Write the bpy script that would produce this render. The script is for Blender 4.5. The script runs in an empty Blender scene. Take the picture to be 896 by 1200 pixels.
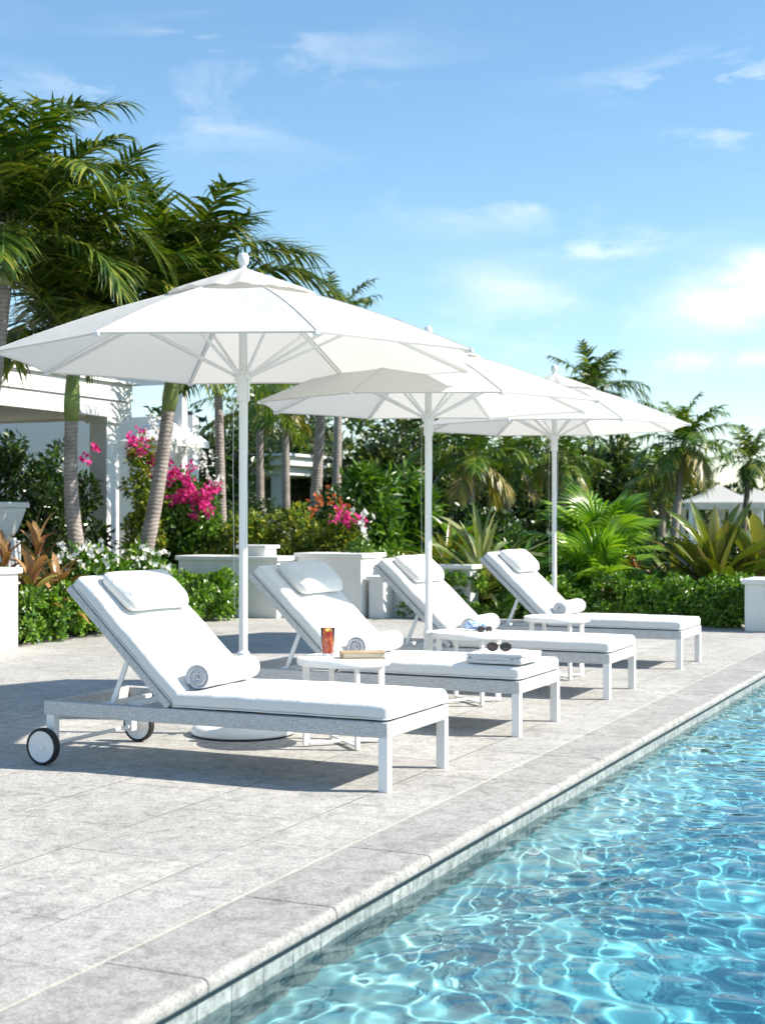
import bpy, bmesh, math, random
import numpy as np
from mathutils import Vector, Matrix

random.seed(7)
rng = np.random.default_rng(11)
scene = bpy.context.scene
COL = scene.collection
R = math.radians
PI = math.pi

# ------------------------------------------------------------------ camera
CAM_H = 1.28
FPX = 1667.0                       # focal length in photo pixels (896 x 1200)
CX, CY = 448.0, 609.0              # principal column, horizon row
RV = np.array([0.9083, 0.4185])    # camera right on the ground
FV = np.array([-0.4185, 0.9083])   # camera forward on the ground
cam_d = bpy.data.cameras.new('camera')
cam = bpy.data.objects.new('camera', cam_d)
COL.objects.link(cam)
cam.location = (0, 0, CAM_H)
cam.rotation_euler = (R(90), 0, math.atan2(0.4185, 0.9083))
cam_d.sensor_fit = 'VERTICAL'
cam_d.sensor_height = 36.0
cam_d.lens = 36.0 * FPX / 1200.0
cam_d.shift_y = 9.0 / 1200.0
cam_d.clip_start = 0.05
cam_d.clip_end = 3000
cam_d.dof.use_dof = True
cam_d.dof.focus_distance = 7.6
cam_d.dof.aperture_fstop = 4.0
scene.camera = cam

# ------------------------------------------------------------------ light
SUN_EL = 40.5
SUN_V = np.array([0.945, 0.345]); SUN_V = SUN_V / np.linalg.norm(SUN_V)    # ground direction TOWARDS the sun
sd = bpy.data.lights.new('sun', 'SUN')
sd.energy = 5.0
sd.angle = R(0.53)
sd.color = (1.0, 0.95, 0.865)
sun = bpy.data.objects.new('sun', sd)
COL.objects.link(sun)
sdir = Vector((SUN_V[0] * math.cos(R(SUN_EL)), SUN_V[1] * math.cos(R(SUN_EL)), math.sin(R(SUN_EL))))
sun.rotation_euler = sdir.to_track_quat('Z', 'Y').to_euler()
sun.location = (10, 6, 12)
try:
    sd.cycles.is_caustics_light = True
except Exception:
    pass

world = bpy.data.worlds.new('World')
scene.world = world
world.use_nodes = True
wt = world.node_tree
for n in list(wt.nodes):
    wt.nodes.remove(n)
def WN(t, **k):
    n = wt.nodes.new(t)
    for a, b in k.items():
        setattr(n, a, b)
    return n
wout = WN('ShaderNodeOutputWorld')
wbg = WN('ShaderNodeBackground')
wbg.inputs[1].default_value = 0.12
sky = WN('ShaderNodeTexSky', sky_type='NISHITA')
sky.sun_disc = False
sky.sun_elevation = R(SUN_EL)
sky.sun_rotation = math.atan2(SUN_V[0], SUN_V[1])
sky.air_density = 1.0
sky.dust_density = 0.25
sky.ozone_density = 3.0
wt.links.new(wbg.outputs[0], wout.inputs[0])
tc = WN('ShaderNodeTexCoord')
def vmath(op, a, b=None, out=0):
    n = WN('ShaderNodeVectorMath', operation=op)
    for i, s in enumerate((a, b)):
        if s is None: continue
        if isinstance(s, (tuple, list)): n.inputs[i].default_value = s
        else: wt.links.new(s, n.inputs[i])
    return n.outputs[out]
def wmath(op, a, b=None, clamp=False):
    n = WN('ShaderNodeMath', operation=op, use_clamp=clamp)
    for i, s in enumerate((a, b)):
        if s is None: continue
        if isinstance(s, (int, float)): n.inputs[i].default_value = s
        else: wt.links.new(s, n.inputs[i])
    return n.outputs[0]
stretch = vmath('MULTIPLY', tc.outputs['Generated'], (3.2, 3.2, 11.0))
wn1 = WN('ShaderNodeTexNoise'); wn1.inputs['Scale'].default_value = 2.2
wn1.inputs['Detail'].default_value = 9; wn1.inputs['Roughness'].default_value = 0.62
wn1.inputs['Distortion'].default_value = 0.5
wt.links.new(stretch, wn1.inputs['Vector'])
wisp = WN('ShaderNodeMapRange'); wisp.inputs[1].default_value = 0.47; wisp.inputs[2].default_value = 0.72
wt.links.new(wn1.outputs[0], wisp.inputs[0])
# where the wisps gather: (photo column, photo row, half width, half height, strength)
def sky_dir(px, py):
    dx = (px - CX) / FPX
    v = np.array([RV[0] * dx + FV[0], RV[1] * dx + FV[1], (CY - py) / FPX])
    return v / np.linalg.norm(v)
wn2 = WN('ShaderNodeTexNoise'); wn2.inputs['Scale'].default_value = 9.0; wn2.inputs['Detail'].default_value = 8; wn2.inputs['Roughness'].default_value = 0.55; wn2.inputs['Distortion'].default_value = 0.3
wt.links.new(vmath('MULTIPLY', tc.outputs['Generated'], (1.0, 1.0, 2.2)), wn2.inputs['Vector'])
puff = WN('ShaderNodeMapRange'); puff.inputs[1].default_value = 0.34; puff.inputs[2].default_value = 0.66
wt.links.new(wn2.outputs[0], puff.inputs[0])
total = None; total2 = None
for px, py, rw, rh, st in [(850, 350, 75, 36, 1.3), (885, 328, 50, 30, 0.9), (820, 424, 40, 12, 0.9), (880, 420, 40, 10, 0.8), (640, 345, 70, 22, 0.3), (570, 330, 50, 20, 0.18), (890, 298, 20, 10, 0.7), (330, 25, 30, 30, 0.0),(325, 30, 60, 45, 0.45), (430, 42, 50, 14, 0.08), (400, 85, 90, 16, 0.25), (830, 90, 90, 24, 1.2), 
                           (560, 370, 170, 40, 0.2), (620, 345, 110, 24, 0.2), (120, 95, 45, 16, 1.2), (240, 45, 45, 16, 0.9), (700, 292, 50, 9, 0.9), (590, 240, 110, 22, 0.8),
                           (760, 430, 200, 60, 0.5), (870, 155, 60, 16, 1.0), (770, 270, 90, 14, 0.3), (200, 120, 160, 50, 0.35)]:
    c = sky_dir(px, py)
    dv = vmath('SUBTRACT', tc.outputs['Generated'], tuple(c))
    # split the offset into right / up in that direction
    rt = vmath('DOT_PRODUCT', dv, (RV[0], RV[1], 0), out=1)
    a = wmath('MULTIPLY', rt, FPX / rw)
    up = wmath('MULTIPLY', vmath('DOT_PRODUCT', dv, (0, 0, 1), out=1), FPX / rh)
    r2 = wmath('ADD', wmath('MULTIPLY', a, a), wmath('MULTIPLY', up, up))
    g = wmath('MULTIPLY', wmath('POWER', 2.718, wmath('MULTIPLY', r2, -1.0)), st)
    if (px, py) in ((850, 350), (885, 328), (820, 424), (880, 420), (640, 345), (570, 330), (890, 298)):
        total2 = g if total2 is None else wmath('ADD', total2, g)
    else:
        total = g if total is None else wmath('ADD', total, g)
back = WN('ShaderNodeMapRange'); back.inputs[1].default_value = 0.5; back.inputs[2].default_value = 0.8
wt.links.new(wn1.outputs[0], back.inputs[0])
cm = wmath('MULTIPLY', wmath('MULTIPLY', total, wisp.outputs[0]), 1.0, clamp=True)
cm = wmath('ADD', cm, wmath('MULTIPLY', total2, puff.outputs[0], clamp=True), clamp=True)
cm = wmath('ADD', cm, wmath('MULTIPLY', back.outputs[0], 0.05), clamp=True)
cmix = WN('ShaderNodeMixRGB')
wt.links.new(cm, cmix.inputs[0])
hs = WN('ShaderNodeHueSaturation'); hs.inputs['Saturation'].default_value = 1.10; hs.inputs['Hue'].default_value = 0.492
wt.links.new(sky.outputs[0], hs.inputs['Color'])
wt.links.new(hs.outputs[0], cmix.inputs[1])
cmix.inputs[2].default_value = (6.2, 6.5, 6.9, 1)
wt.links.new(cmix.outputs[0], wbg.inputs[0])

scene.view_settings.view_transform = 'Standard'
scene.view_settings.look = 'None'
scene.view_settings.gamma = 1.0
scene.view_settings.exposure = 0.85
scene.view_settings.use_white_balance = True
scene.view_settings.white_balance_temperature = 6800
scene.view_settings.white_balance_tint = 10
scene.view_settings.use_curve_mapping = False
cy = scene.cycles
cy.use_denoising = True
cy.max_bounces = 10
cy.transparent_max_bounces = 12
cy.transmission_bounces = 8
cy.diffuse_bounces = 4
cy.sample_clamp_indirect = 6.0
cy.caustics_reflective = False
cy.caustics_refractive = True

# ------------------------------------------------------------------ placing
def at(px, d, z=0.0):
    """world point seen in photo column px at depth d, height z"""
    X = (px - CX) / FPX * d
    p = X * RV + d * FV
    return np.array([p[0], p[1], z])
def zat(py, d):
    return CAM_H - (py - CY) * d / FPX
def gnd(px, py, z=0.0):
    return at(px, (CAM_H - z) * FPX / (py - CY), z)

# ------------------------------------------------------------------ object helpers
def tag(o, label=None, cat=None, group=None, kind=None):
    if label: o['label'] = label
    if cat: o['category'] = cat
    if group: o['group'] = group
    if kind: o['kind'] = kind
    return o
def empty(name, loc, rz=0.0, label=None, cat=None, group=None, scale=1.0):
    o = bpy.data.objects.new(name, None)
    o.empty_display_size = 0.1
    COL.objects.link(o)
    o.location = tuple(loc); o.rotation_euler = (0, 0, rz); o.scale = (scale,) * 3
    return tag(o, label, cat, group)
def copy_tree(o, parent=None):
    c = o.copy(); COL.objects.link(c)
    if parent is not None: c.parent = parent
    for ch in list(o.children):
        copy_tree(ch, c)
    return c

class MB:
    def __init__(s): s.V = []; s.F = []; s.M = []; s.n = 0
    def add(s, VF, mat=0, M=None):
        V, F = VF
        V = np.asarray(V, float).reshape(-1, 3)
        if M is not None:
            M = np.array(M)
            V = V @ M[:3, :3].T + M[:3, 3]
        s.V.append(V)
        if isinstance(F, np.ndarray): F = (F + s.n).tolist()
        else: F = [[i + s.n for i in f] for f in F]
        s.F.extend(F); s.M.extend([mat] * len(F)); s.n += len(V)
        return s
    def build(s, name, mats, parent=None, smooth=True, sharp=38, loc=None):
        me = bpy.data.meshes.new(name)
        V = np.concatenate(s.V)
        me.from_pydata(V.tolist(), [], s.F)
        if not isinstance(mats, (list, tuple)): mats = [mats]
        for m in mats: me.materials.append(m)
        if len(mats) > 1: me.polygons.foreach_set('material_index', s.M)
        me.polygons.foreach_set('use_smooth', [smooth] * len(s.F))
        if smooth and sharp: me.set_sharp_from_angle(angle=R(sharp))
        me.update()
        o = bpy.data.objects.new(name, me)
        COL.objects.link(o)
        if parent is not None: o.parent = parent
        if loc is not None: o.location = tuple(loc)
        return o

def T(x=0, y=0, z=0, rx=0, ry=0, rz=0, s=(1, 1, 1)):
    return Matrix.Translation((x, y, z)) @ Matrix.Rotation(rz, 4, 'Z') @ Matrix.Rotation(ry, 4, 'Y') @ Matrix.Rotation(rx, 4, 'X') @ Matrix.Diagonal((*s, 1))

def rbox(sx, sy, sz, r=0.004, n=1, seg=2, puff=0.0, both=False):
    """rounded box centred at the origin; puff swells the top (and bottom)"""
    h = np.array([sx, sy, sz]) / 2
    r = min(r, h.min() * 0.98)
    ax = []
    for i in range(3):
        th = np.linspace(0, PI / 4, seg + 1)
        e = (h[i] - r) + r * np.tan(th)
        nn = n if not isinstance(n, tuple) else n[i]
        q = h[i] - r
        mid = np.linspace(-q, q, nn + 1)[1:-1] if nn > 1 else (np.array([-q + min(0.2 * q, r), q - min(0.2 * q, r)]) if q > 1e-4 else np.array([]))
        ax.append(np.concatenate([-e[::-1], mid, e]))
    V = []; F = []; k = 0
    for a, b, c in ((0, 1, 2), (1, 2, 0), (2, 0, 1)):
        for sgn in (1, -1):
            A, B = np.meshgrid(ax[a], ax[b], indexing='ij')
            P = np.zeros(A.shape + (3,)); P[..., a] = A; P[..., b] = B; P[..., c] = sgn * h[c]
            na, nb = A.shape
            V.append(P.reshape(-1, 3))
            i, j = np.meshgrid(np.arange(na - 1), np.arange(nb - 1), indexing='ij')
            q = np.stack([i * nb + j, (i + 1) * nb + j, (i + 1) * nb + j + 1, i * nb + j + 1], -1).reshape(-1, 4)
            if sgn < 0: q = q[:, ::-1]
            F.append(q + k); k += na * nb
    V = np.concatenate(V); F = np.concatenate(F)
    inn = np.clip(V, -(h - r), h - r)
    dlt = V - inn
    L = np.linalg.norm(dlt, axis=1, keepdims=True); L[L == 0] = 1
    V = inn + dlt / L * r
    if puff:
        w = (1 - (V[:, 0] / h[0]) ** 4) * (1 - (V[:, 1] / h[1]) ** 4)
        if both: V[:, 2] += puff * w * np.sign(V[:, 2])
        else: V[:, 2] += puff * w * (V[:, 2] > 0)
    U, inv = np.unique(np.round(V, 6), axis=0, return_inverse=True)
    F = inv.reshape(-1)[F]
    return U, F
def box(x0, x1, y0, y1, z0, z1, r=0.003, seg=1, n=1):
    V, F = rbox(x1 - x0, y1 - y0, z1 - z0, r, n, seg)
    return V + np.array([(x0 + x1) / 2, (y0 + y1) / 2, (z0 + z1) / 2]), F
def tube(P, rad, n=10, cap=True):
    P = np.asarray(P, float); m = len(P)
    rad = np.broadcast_to(np.asarray(rad, float), (m,))
    Tn = np.gradient(P, axis=0); Tn /= np.linalg.norm(Tn, axis=1, keepdims=True) + 1e-12
    up = np.array([0, 0, 1.0]) if abs(Tn[0][2]) < 0.9 else np.array([1.0, 0, 0])
    V = []
    a = np.cross(Tn[0], up); a /= np.linalg.norm(a)
    for i in range(m):
        a = a - Tn[i] * np.dot(a, Tn[i]); a /= np.linalg.norm(a)
        b = np.cross(Tn[i], a)
        th = np.arange(n) / n * 2 * PI
        V.append(P[i] + rad[i] * (np.cos(th)[:, None] * a + np.sin(th)[:, None] * b))
    V = np.concatenate(V); F = []
    for i in range(m - 1):
        for j in range(n):
            F.append([i * n + j, i * n + (j + 1) % n, (i + 1) * n + (j + 1) % n, (i + 1) * n + j])
    if cap:
        F.append(list(range(n))[::-1]); F.append([(m - 1) * n + j for j in range(n)])
    return V, F
def lathe(prof, n=32, cap=True):
    V = []; F = []
    for r, z in prof:
        for j in range(n):
            t = j / n * 2 * PI
            V.append((r * math.cos(t), r * math.sin(t), z))
    for i in range(len(prof) - 1):
        for j in range(n):
            F.append([i * n + j, i * n + (j + 1) % n, (i + 1) * n + (j + 1) % n, (i + 1) * n + j])
    if cap:
        if prof[0][0] > 1e-5: F.append(list(range(n))[::-1])
        if prof[-1][0] > 1e-5: F.append([(len(prof) - 1) * n + j for j in range(n)])
    return np.array(V), F
def bar(p, q, w=0.02, h=0.02, r=0.003):
    p = Vector(p); q = Vector(q); d = q - p
    V, F = rbox(d.length, w, h, r, 1, 1)
    M = Matrix.Translation((p + q) / 2) @ d.to_track_quat('X', 'Z').to_matrix().to_4x4()
    return V @ np.array(M)[:3, :3].T + np.array(M)[:3, 3], F

# ------------------------------------------------------------------ materials
def mat_new(name):
    m = bpy.data.materials.new(name); m.use_nodes = True
    nt = m.node_tree
    for n in list(nt.nodes): nt.nodes.remove(n)
    out = nt.nodes.new('ShaderNodeOutputMaterial')
    p = nt.nodes.new('ShaderNodeBsdfPrincipled')
    nt.links.new(p.outputs[0], out.inputs[0])
    return m, nt, p, out
def nd(nt, t, inputs=None, **k):
    n = nt.nodes.new(t)
    for a, b in k.items(): setattr(n, a, b)
    for a, b in (inputs or {}).items():
        if hasattr(b, 'is_linked') or isinstance(b, bpy.types.NodeSocket): nt.links.new(b, n.inputs[a])
        else: n.inputs[a].default_value = b
    return n
def ramp(nt, fac, stops, interp='LINEAR'):
    n = nt.nodes.new('ShaderNodeValToRGB'); n.color_ramp.interpolation = interp
    e = n.color_ramp.elements
    while len(e) < len(stops): e.new(0.5)
    for k, (p, c) in enumerate(stops):
        e[k].position = p; e[k].color = (*c, 1) if len(c) == 3 else c
    nt.links.new(fac, n.inputs[0])
    return n.outputs[0]
def g3(v): return (v, v, v)

def simple(name, col, rough=0.5, var=0.06, scale=6.0, bump=0.0, bscale=60.0, spec=0.5, metal=0.0, dirt=0.0):
    m, nt, p, out = mat_new(name)
    tcn = nd(nt, 'ShaderNodeTexCoord')
    no = nd(nt, 'ShaderNodeTexNoise', {'Vector': tcn.outputs['Object'], 'Scale': scale, 'Detail': 6.0, 'Roughness': 0.6})
    lo = tuple(c * (1 - var) for c in col); hi = tuple(min(1, c * (1 + var)) for c in col)
    c = ramp(nt, no.outputs[0], [(0.3, lo), (0.7, hi)])
    nt.links.new(c, p.inputs['Base Color'])
    rr = nd(nt, 'ShaderNodeMapRange', {0: no.outputs[0], 3: max(0, rough - 0.07), 4: min(1, rough + 0.07)})
    nt.links.new(rr.outputs[0], p.inputs['Roughness'])
    p.inputs['Specular IOR Level'].default_value = spec
    p.inputs['Metallic'].default_value = metal
    if bump:
        bn = nd(nt, 'ShaderNodeTexNoise', {'Vector': tcn.outputs['Object'], 'Scale': bscale, 'Detail': 4.0})
        b = nd(nt, 'ShaderNodeBump', {'Height': bn.outputs[0], 'Strength': bump, 'Distance': 0.01})
        nt.links.new(b.outputs[0], p.inputs['Normal'])
    return m

def m_fabric(name, col=(0.80, 0.80, 0.79), wr=0.35, fine=0.15, fscale=500, wscale=7.0):
    m, nt, p, out = mat_new(name)
    tcn = nd(nt, 'ShaderNodeTexCoord')
    p.inputs['Base Color'].default_value = (*col, 1)
    p.inputs['Roughness'].default_value = 0.9
    p.inputs['Sheen Weight'].default_value = 0.15
    a = nd(nt, 'ShaderNodeTexNoise', {'Vector': tcn.outputs['Object'], 'Scale': wscale, 'Detail': 5.0, 'Distortion': 0.7, 'Roughness': 0.55})
    f = nd(nt, 'ShaderNodeTexNoise', {'Vector': tcn.outputs['Object'], 'Scale': fscale, 'Detail': 2.0})
    b1 = nd(nt, 'ShaderNodeBump', {'Height': a.outputs[0], 'Strength': wr, 'Distance': 0.03})
    b2 = nd(nt, 'ShaderNodeBump', {'Height': f.outputs[0], 'Strength': fine * 2, 'Distance': 0.003, 'Normal': b1.outputs[0]})
    nt.links.new(b2.outputs[0], p.inputs['Normal'])
    return m

def m_weave():
    m, nt, p, out = mat_new('white_wicker')
    tcn = nd(nt, 'ShaderNodeTexCoord')
    sep = nd(nt, 'ShaderNodeSeparateXYZ', {0: tcn.outputs['Object']})
    def mt(op, a, b=None):
        n = nd(nt, 'ShaderNodeMath', operation=op)
        for i, s in enumerate((a, b)):
            if s is None: continue
            if isinstance(s, (int, float)): n.inputs[i].default_value = s
            else: nt.links.new(s, n.inputs[i])
        return n.outputs[0]
    u = mt('ADD', sep.outputs[0], sep.outputs[1])
    k = 2 * PI / 0.017
    sx = mt('SINE', mt('MULTIPLY', mt('ADD', u, sep.outputs[2]), k))
    sz = mt('SINE', mt('MULTIPLY', mt('SUBTRACT', u, sep.outputs[2]), k))
    h = mt('MULTIPLY', sx, sz)
    no = nd(nt, 'ShaderNodeTexNoise', {'Vector': tcn.outputs['Object'], 'Scale': 85.0, 'Detail': 3.0, 'Distortion': 1.0})
    h2 = mt('ADD', mt('MULTIPLY', h, 0.32), mt('MULTIPLY', no.outputs[0], 1.1))
    c = ramp(nt, h2, [(0.30, g3(0.50)), (0.50, g3(0.72)), (0.8, (0.80, 0.80, 0.79))])
    nt.links.new(c, p.inputs['Base Color'])
    p.inputs['Roughness'].default_value = 0.5
    b = nd(nt, 'ShaderNodeBump', {'Height': h2, 'Strength': 1.0, 'Distance': 0.008})
    nt.links.new(b.outputs[0], p.inputs['Normal'])
    return m

def m_leaf(name, cols, rough=0.35, trans=0.28, spec=0.6, tcol=None):
    """each leaf its own tone of the species' colours"""
    m, nt, p, out = mat_new(name)
    geo = nd(nt, 'ShaderNodeNewGeometry')
    n = len(cols)
    c = ramp(nt, geo.outputs['Random Per Island'], [(i / max(1, n - 1), cc) for i, cc in enumerate(cols)])
    nt.links.new(c, p.inputs['Base Color'])
    p.inputs['Roughness'].default_value = rough
    p.inputs['Specular IOR Level'].default_value = spec
    tr = nd(nt, 'ShaderNodeBsdfTranslucent')
    if tcol is None:
        mx = nd(nt, 'ShaderNodeMixRGB', {0: 1.0, 1: c, 2: (1.0, 1.15, 0.35, 1)}, blend_type='MULTIPLY')
        nt.links.new(mx.outputs[0], tr.inputs[0])
    else:
        tr.inputs[0].default_value = (*tcol, 1)
    ms = nd(nt, 'ShaderNodeMixShader', {0: trans})
    nt.links.new(p.outputs[0], ms.inputs[1]); nt.links.new(tr.outputs[0], ms.inputs[2])
    nt.links.new(ms.outputs[0], out.inputs[0])
    return m

M = {}
M['white_metal'] = simple('white_powder_coat', (0.80, 0.80, 0.79), 0.38, 0.02)
M['plaster'] = simple('white_plaster', (0.74, 0.74, 0.72), 0.8, 0.07, 2.5, 0.25, 90)
M['plaster_house'] = simple('house_paint', (0.78, 0.78, 0.77), 0.7, 0.04, 1.5, 0.1, 40)
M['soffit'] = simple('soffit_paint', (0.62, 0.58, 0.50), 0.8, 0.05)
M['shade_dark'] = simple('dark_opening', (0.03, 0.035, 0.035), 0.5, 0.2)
M['cushion'] = m_fabric('white_cushion_fabric', (0.70, 0.70, 0.69), 0.5, 0.12)
M['pillow'] = m_fabric('white_pillow_fabric', (0.70, 0.70, 0.69), 0.7, 0.12, 500, 11)
M['terry'] = m_fabric('white_terry', (0.71, 0.71, 0.73), 0.3, 0.9, 260, 18)
M['weave'] = m_weave()
M['rubber'] = simple('black_rubber', (0.012, 0.012, 0.013), 0.6, 0.2)
M['wheel'] = simple('white_wheel_disc', (0.72, 0.73, 0.75), 0.35, 0.02)
M['steel'] = simple('steel_fitting', (0.35, 0.35, 0.35), 0.35, 0.05, metal=0.9)
M['cord'] = simple('white_cord', (0.6, 0.6, 0.58), 0.8, 0.05)

def m_canopy():
    m, nt, p, out = mat_new('white_parasol_cloth')
    tcn = nd(nt, 'ShaderNodeTexCoord')
    p.inputs['Base Color'].default_value = (0.62, 0.62, 0.61, 1)
    p.inputs['Roughness'].default_value = 0.85
    f = nd(nt, 'ShaderNodeTexNoise', {'Vector': tcn.outputs['Object'], 'Scale': 400.0, 'Detail': 2.0})
    a = nd(nt, 'ShaderNodeTexNoise', {'Vector': tcn.outputs['Object'], 'Scale': 2.6, 'Detail': 3.0, 'Distortion': 0.6})
    b1 = nd(nt, 'ShaderNodeBump', {'Height': a.outputs[0], 'Strength': 0.35, 'Distance': 0.05})
    b2 = nd(nt, 'ShaderNodeBump', {'Height': f.outputs[0], 'Strength': 0.1, 'Distance': 0.002, 'Normal': b1.outputs[0]})
    nt.links.new(b2.outputs[0], p.inputs['Normal'])
    tr = nd(nt, 'ShaderNodeBsdfTranslucent', {0: (0.80, 0.77, 0.71, 1)})
    ms = nd(nt, 'ShaderNodeMixShader', {0: 0.38})
    nt.links.new(p.outputs[0], ms.inputs[1]); nt.links.new(tr.outputs[0], ms.inputs[2])
    nt.links.new(ms.outputs[0], out.inputs[0])
    return m
M['canopy'] = m_canopy()

def m_stone(name, base=0.46, joints=True, warm=(1.0, 0.985, 0.955)):
    m, nt, p, out = mat_new(name)
    tcn = nd(nt, 'ShaderNodeTexCoord'); O = tcn.outputs['Object']
    col = lambda v: tuple(v * w for w in warm)
    big = nd(nt, 'ShaderNodeTexNoise', {'Vector': O, 'Scale': 1.1, 'Detail': 5.0, 'Roughness': 0.55, 'Distortion': 0.8})
    mid = nd(nt, 'ShaderNodeTexNoise', {'Vector': O, 'Scale': 9.0, 'Detail': 8.0, 'Roughness': 0.7, 'Distortion': 1.2})
    fine = nd(nt, 'ShaderNodeTexNoise', {'Vector': O, 'Scale': 62.0, 'Detail': 5.0, 'Roughness': 0.75, 'Distortion': 1.6})
    c1 = ramp(nt, big.outputs[0], [(0.3, col(base * 0.86)), (0.7, col(base * 1.08))])
    c2 = ramp(nt, mid.outputs[0], [(0.36, g3(0.70)), (0.48, g3(0.94)), (0.62, g3(1.10))])
    c3 = ramp(nt, fine.outputs[0], [(0.40, g3(0.55)), (0.48, g3(0.90)), (0.60, g3(1.16))])
    x1 = nd(nt, 'ShaderNodeMixRGB', {0: 1.0, 1: c1, 2: c2}, blend_type='MULTIPLY')
    x2 = nd(nt, 'ShaderNodeMixRGB', {0: 0.95, 1: x1.outputs[0], 2: c3}, blend_type='MULTIPLY')
    # hair-fine curly veins of the shell stone
    vo = nd(nt, 'ShaderNodeTexNoise', {'Vector': O, 'Scale': 26.0, 'Detail': 3.0, 'Distortion': 5.0})
    c4 = ramp(nt, vo.outputs[0], [(0.475, g3(1.0)), (0.5, g3(0.70)), (0.525, g3(1.0))])
    x3 = nd(nt, 'ShaderNodeMixRGB', {0: 0.7, 1: x2.outputs[0], 2: c4}, blend_type='MULTIPLY')
    pit = nd(nt, 'ShaderNodeTexVoronoi', {'Vector': O, 'Scale': 38.0, 'Randomness': 1.0})
    pr = nd(nt, 'ShaderNodeTexNoise', {'Vector': O, 'Scale': 5.0})
    pm = nd(nt, 'ShaderNodeMath', {0: pit.outputs['Distance'], 1: pr.outputs[0]}, operation='DIVIDE')
    c5 = ramp(nt, pm.outputs[0], [(0.12, g3(0.45)), (0.2, g3(1.0))])
    x4 = nd(nt, 'ShaderNodeMixRGB', {0: 0.55, 1: x3.outputs[0], 2: c5}, blend_type='MULTIPLY')
    last = x4.outputs[0]
    hgt = nd(nt, 'ShaderNodeMath', {0: mid.outputs[0], 1: fine.outputs[0]}, operation='ADD').outputs[0]
    if joints:
        rot = nd(nt, 'ShaderNodeMapping', {'Vector': O, 'Rotation': (0, 0, R(90)), 'Location': (0.02, -0.27, 0)})
        br = nd(nt, 'ShaderNodeTexBrick', {'Vector': rot.outputs[0], 'Scale': 1.0, 'Mortar Size': 0.004, 'Mortar Smooth': 0.3, 'Brick Width': 0.82, 'Row Height': 0.62,
                                         'Color1': (0.93, 0.93, 0.93, 1), 'Color2': (1.05, 1.045, 1.03, 1), 'Mortar': (0.20, 0.19, 0.18, 1)}, offset=0.5)
        jn = nd(nt, 'ShaderNodeTexNoise', {'Vector': O, 'Scale': 0.9, 'Detail': 2.0})
        jf = ramp(nt, jn.outputs[0], [(0.38, g3(0.10)), (0.58, g3(1.0))])
        # tile tone always, joint darkness where the joint has lost its grout
        xm = nd(nt, 'ShaderNodeMixRGB', {0: jf, 1: last, 2: br.outputs[0]}, blend_type='MULTIPLY')
        last = xm.outputs[0]
        jh = nd(nt, 'ShaderNodeMath', {0: br.outputs['Fac'], 1: -2.5}, operation='MULTIPLY')
        hgt = nd(nt, 'ShaderNodeMath', {0: hgt, 1: jh.outputs[0]}, operation='ADD').outputs[0]
    nt.links.new(last, p.inputs['Base Color'])
    p.inputs['Roughness'].default_value = 0.72
    b = nd(nt, 'ShaderNodeBump', {'Height': hgt, 'Strength': 0.5, 'Distance': 0.006})
    nt.links.new(b.outputs[0], p.inputs['Normal'])
    return m
M['deck'] = m_stone('shell_stone_paving', 0.455, True, (1.0, 0.975, 0.925))
M['coping'] = m_stone('coping_stone', 0.375, False, (1.0, 0.975, 0.93))
M['grout'] = simple('cream_grout', (0.44, 0.41, 0.34), 0.9, 0.2, 12)

# ================================================================== SETTING
def sheet(quads, z, name, mat):
    b = MB()
    for x0, x1, y0, y1 in quads:
        b.add((np.array([[x0, y0, z], [x1, y0, z], [x1, y1, z], [x0, y1, z]]), [[0, 1, 2, 3]]))
    o = b.build(name, mat, smooth=False)
    return tag(o, kind='structure')

JX = -2.46      # joint between paving and coping
EX = -2.10      # nose of the coping
PY0, PY1, PX1 = -5.0, 23.0, 7.5
def m_ground():
    m, nt, p, out = mat_new('grass_and_soil')
    O = nd(nt, 'ShaderNodeTexCoord').outputs['Object']
    a = nd(nt, 'ShaderNodeTexNoise', {'Vector': O, 'Scale': 0.5, 'Detail': 8.0, 'Roughness': 0.7})
    c = ramp(nt, a.outputs[0], [(0.3, (0.035, 0.06, 0.015)), (0.5, (0.06, 0.10, 0.02)), (0.7, (0.10, 0.085, 0.05))])
    nt.links.new(c, p.inputs['Base Color']); p.inputs['Roughness'].default_value = 0.9
    return m
W0 = EX - 0.03
sheet([(-1500, W0, -1500, 1500), (PX1, 1500, -1500, 1500), (W0, PX1, PY1, 1500), (W0, PX1, -1500, PY0)], -0.16, 'ground', m_ground())
# paving (a slab, its edge hidden by the planting)
b = MB(); b.add(box(-14.5, JX - 0.002, -5, 18.2, -0.12, 0.0, 0.002)); tag(b.build('pool_deck', M['deck']), kind='structure')
b = MB(); b.add(box(JX - 0.002, JX + 0.008, -5, 18.2, -0.10, -0.002, 0.001)); tag(b.build('joint_line', M['grout']), kind='structure')
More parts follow.
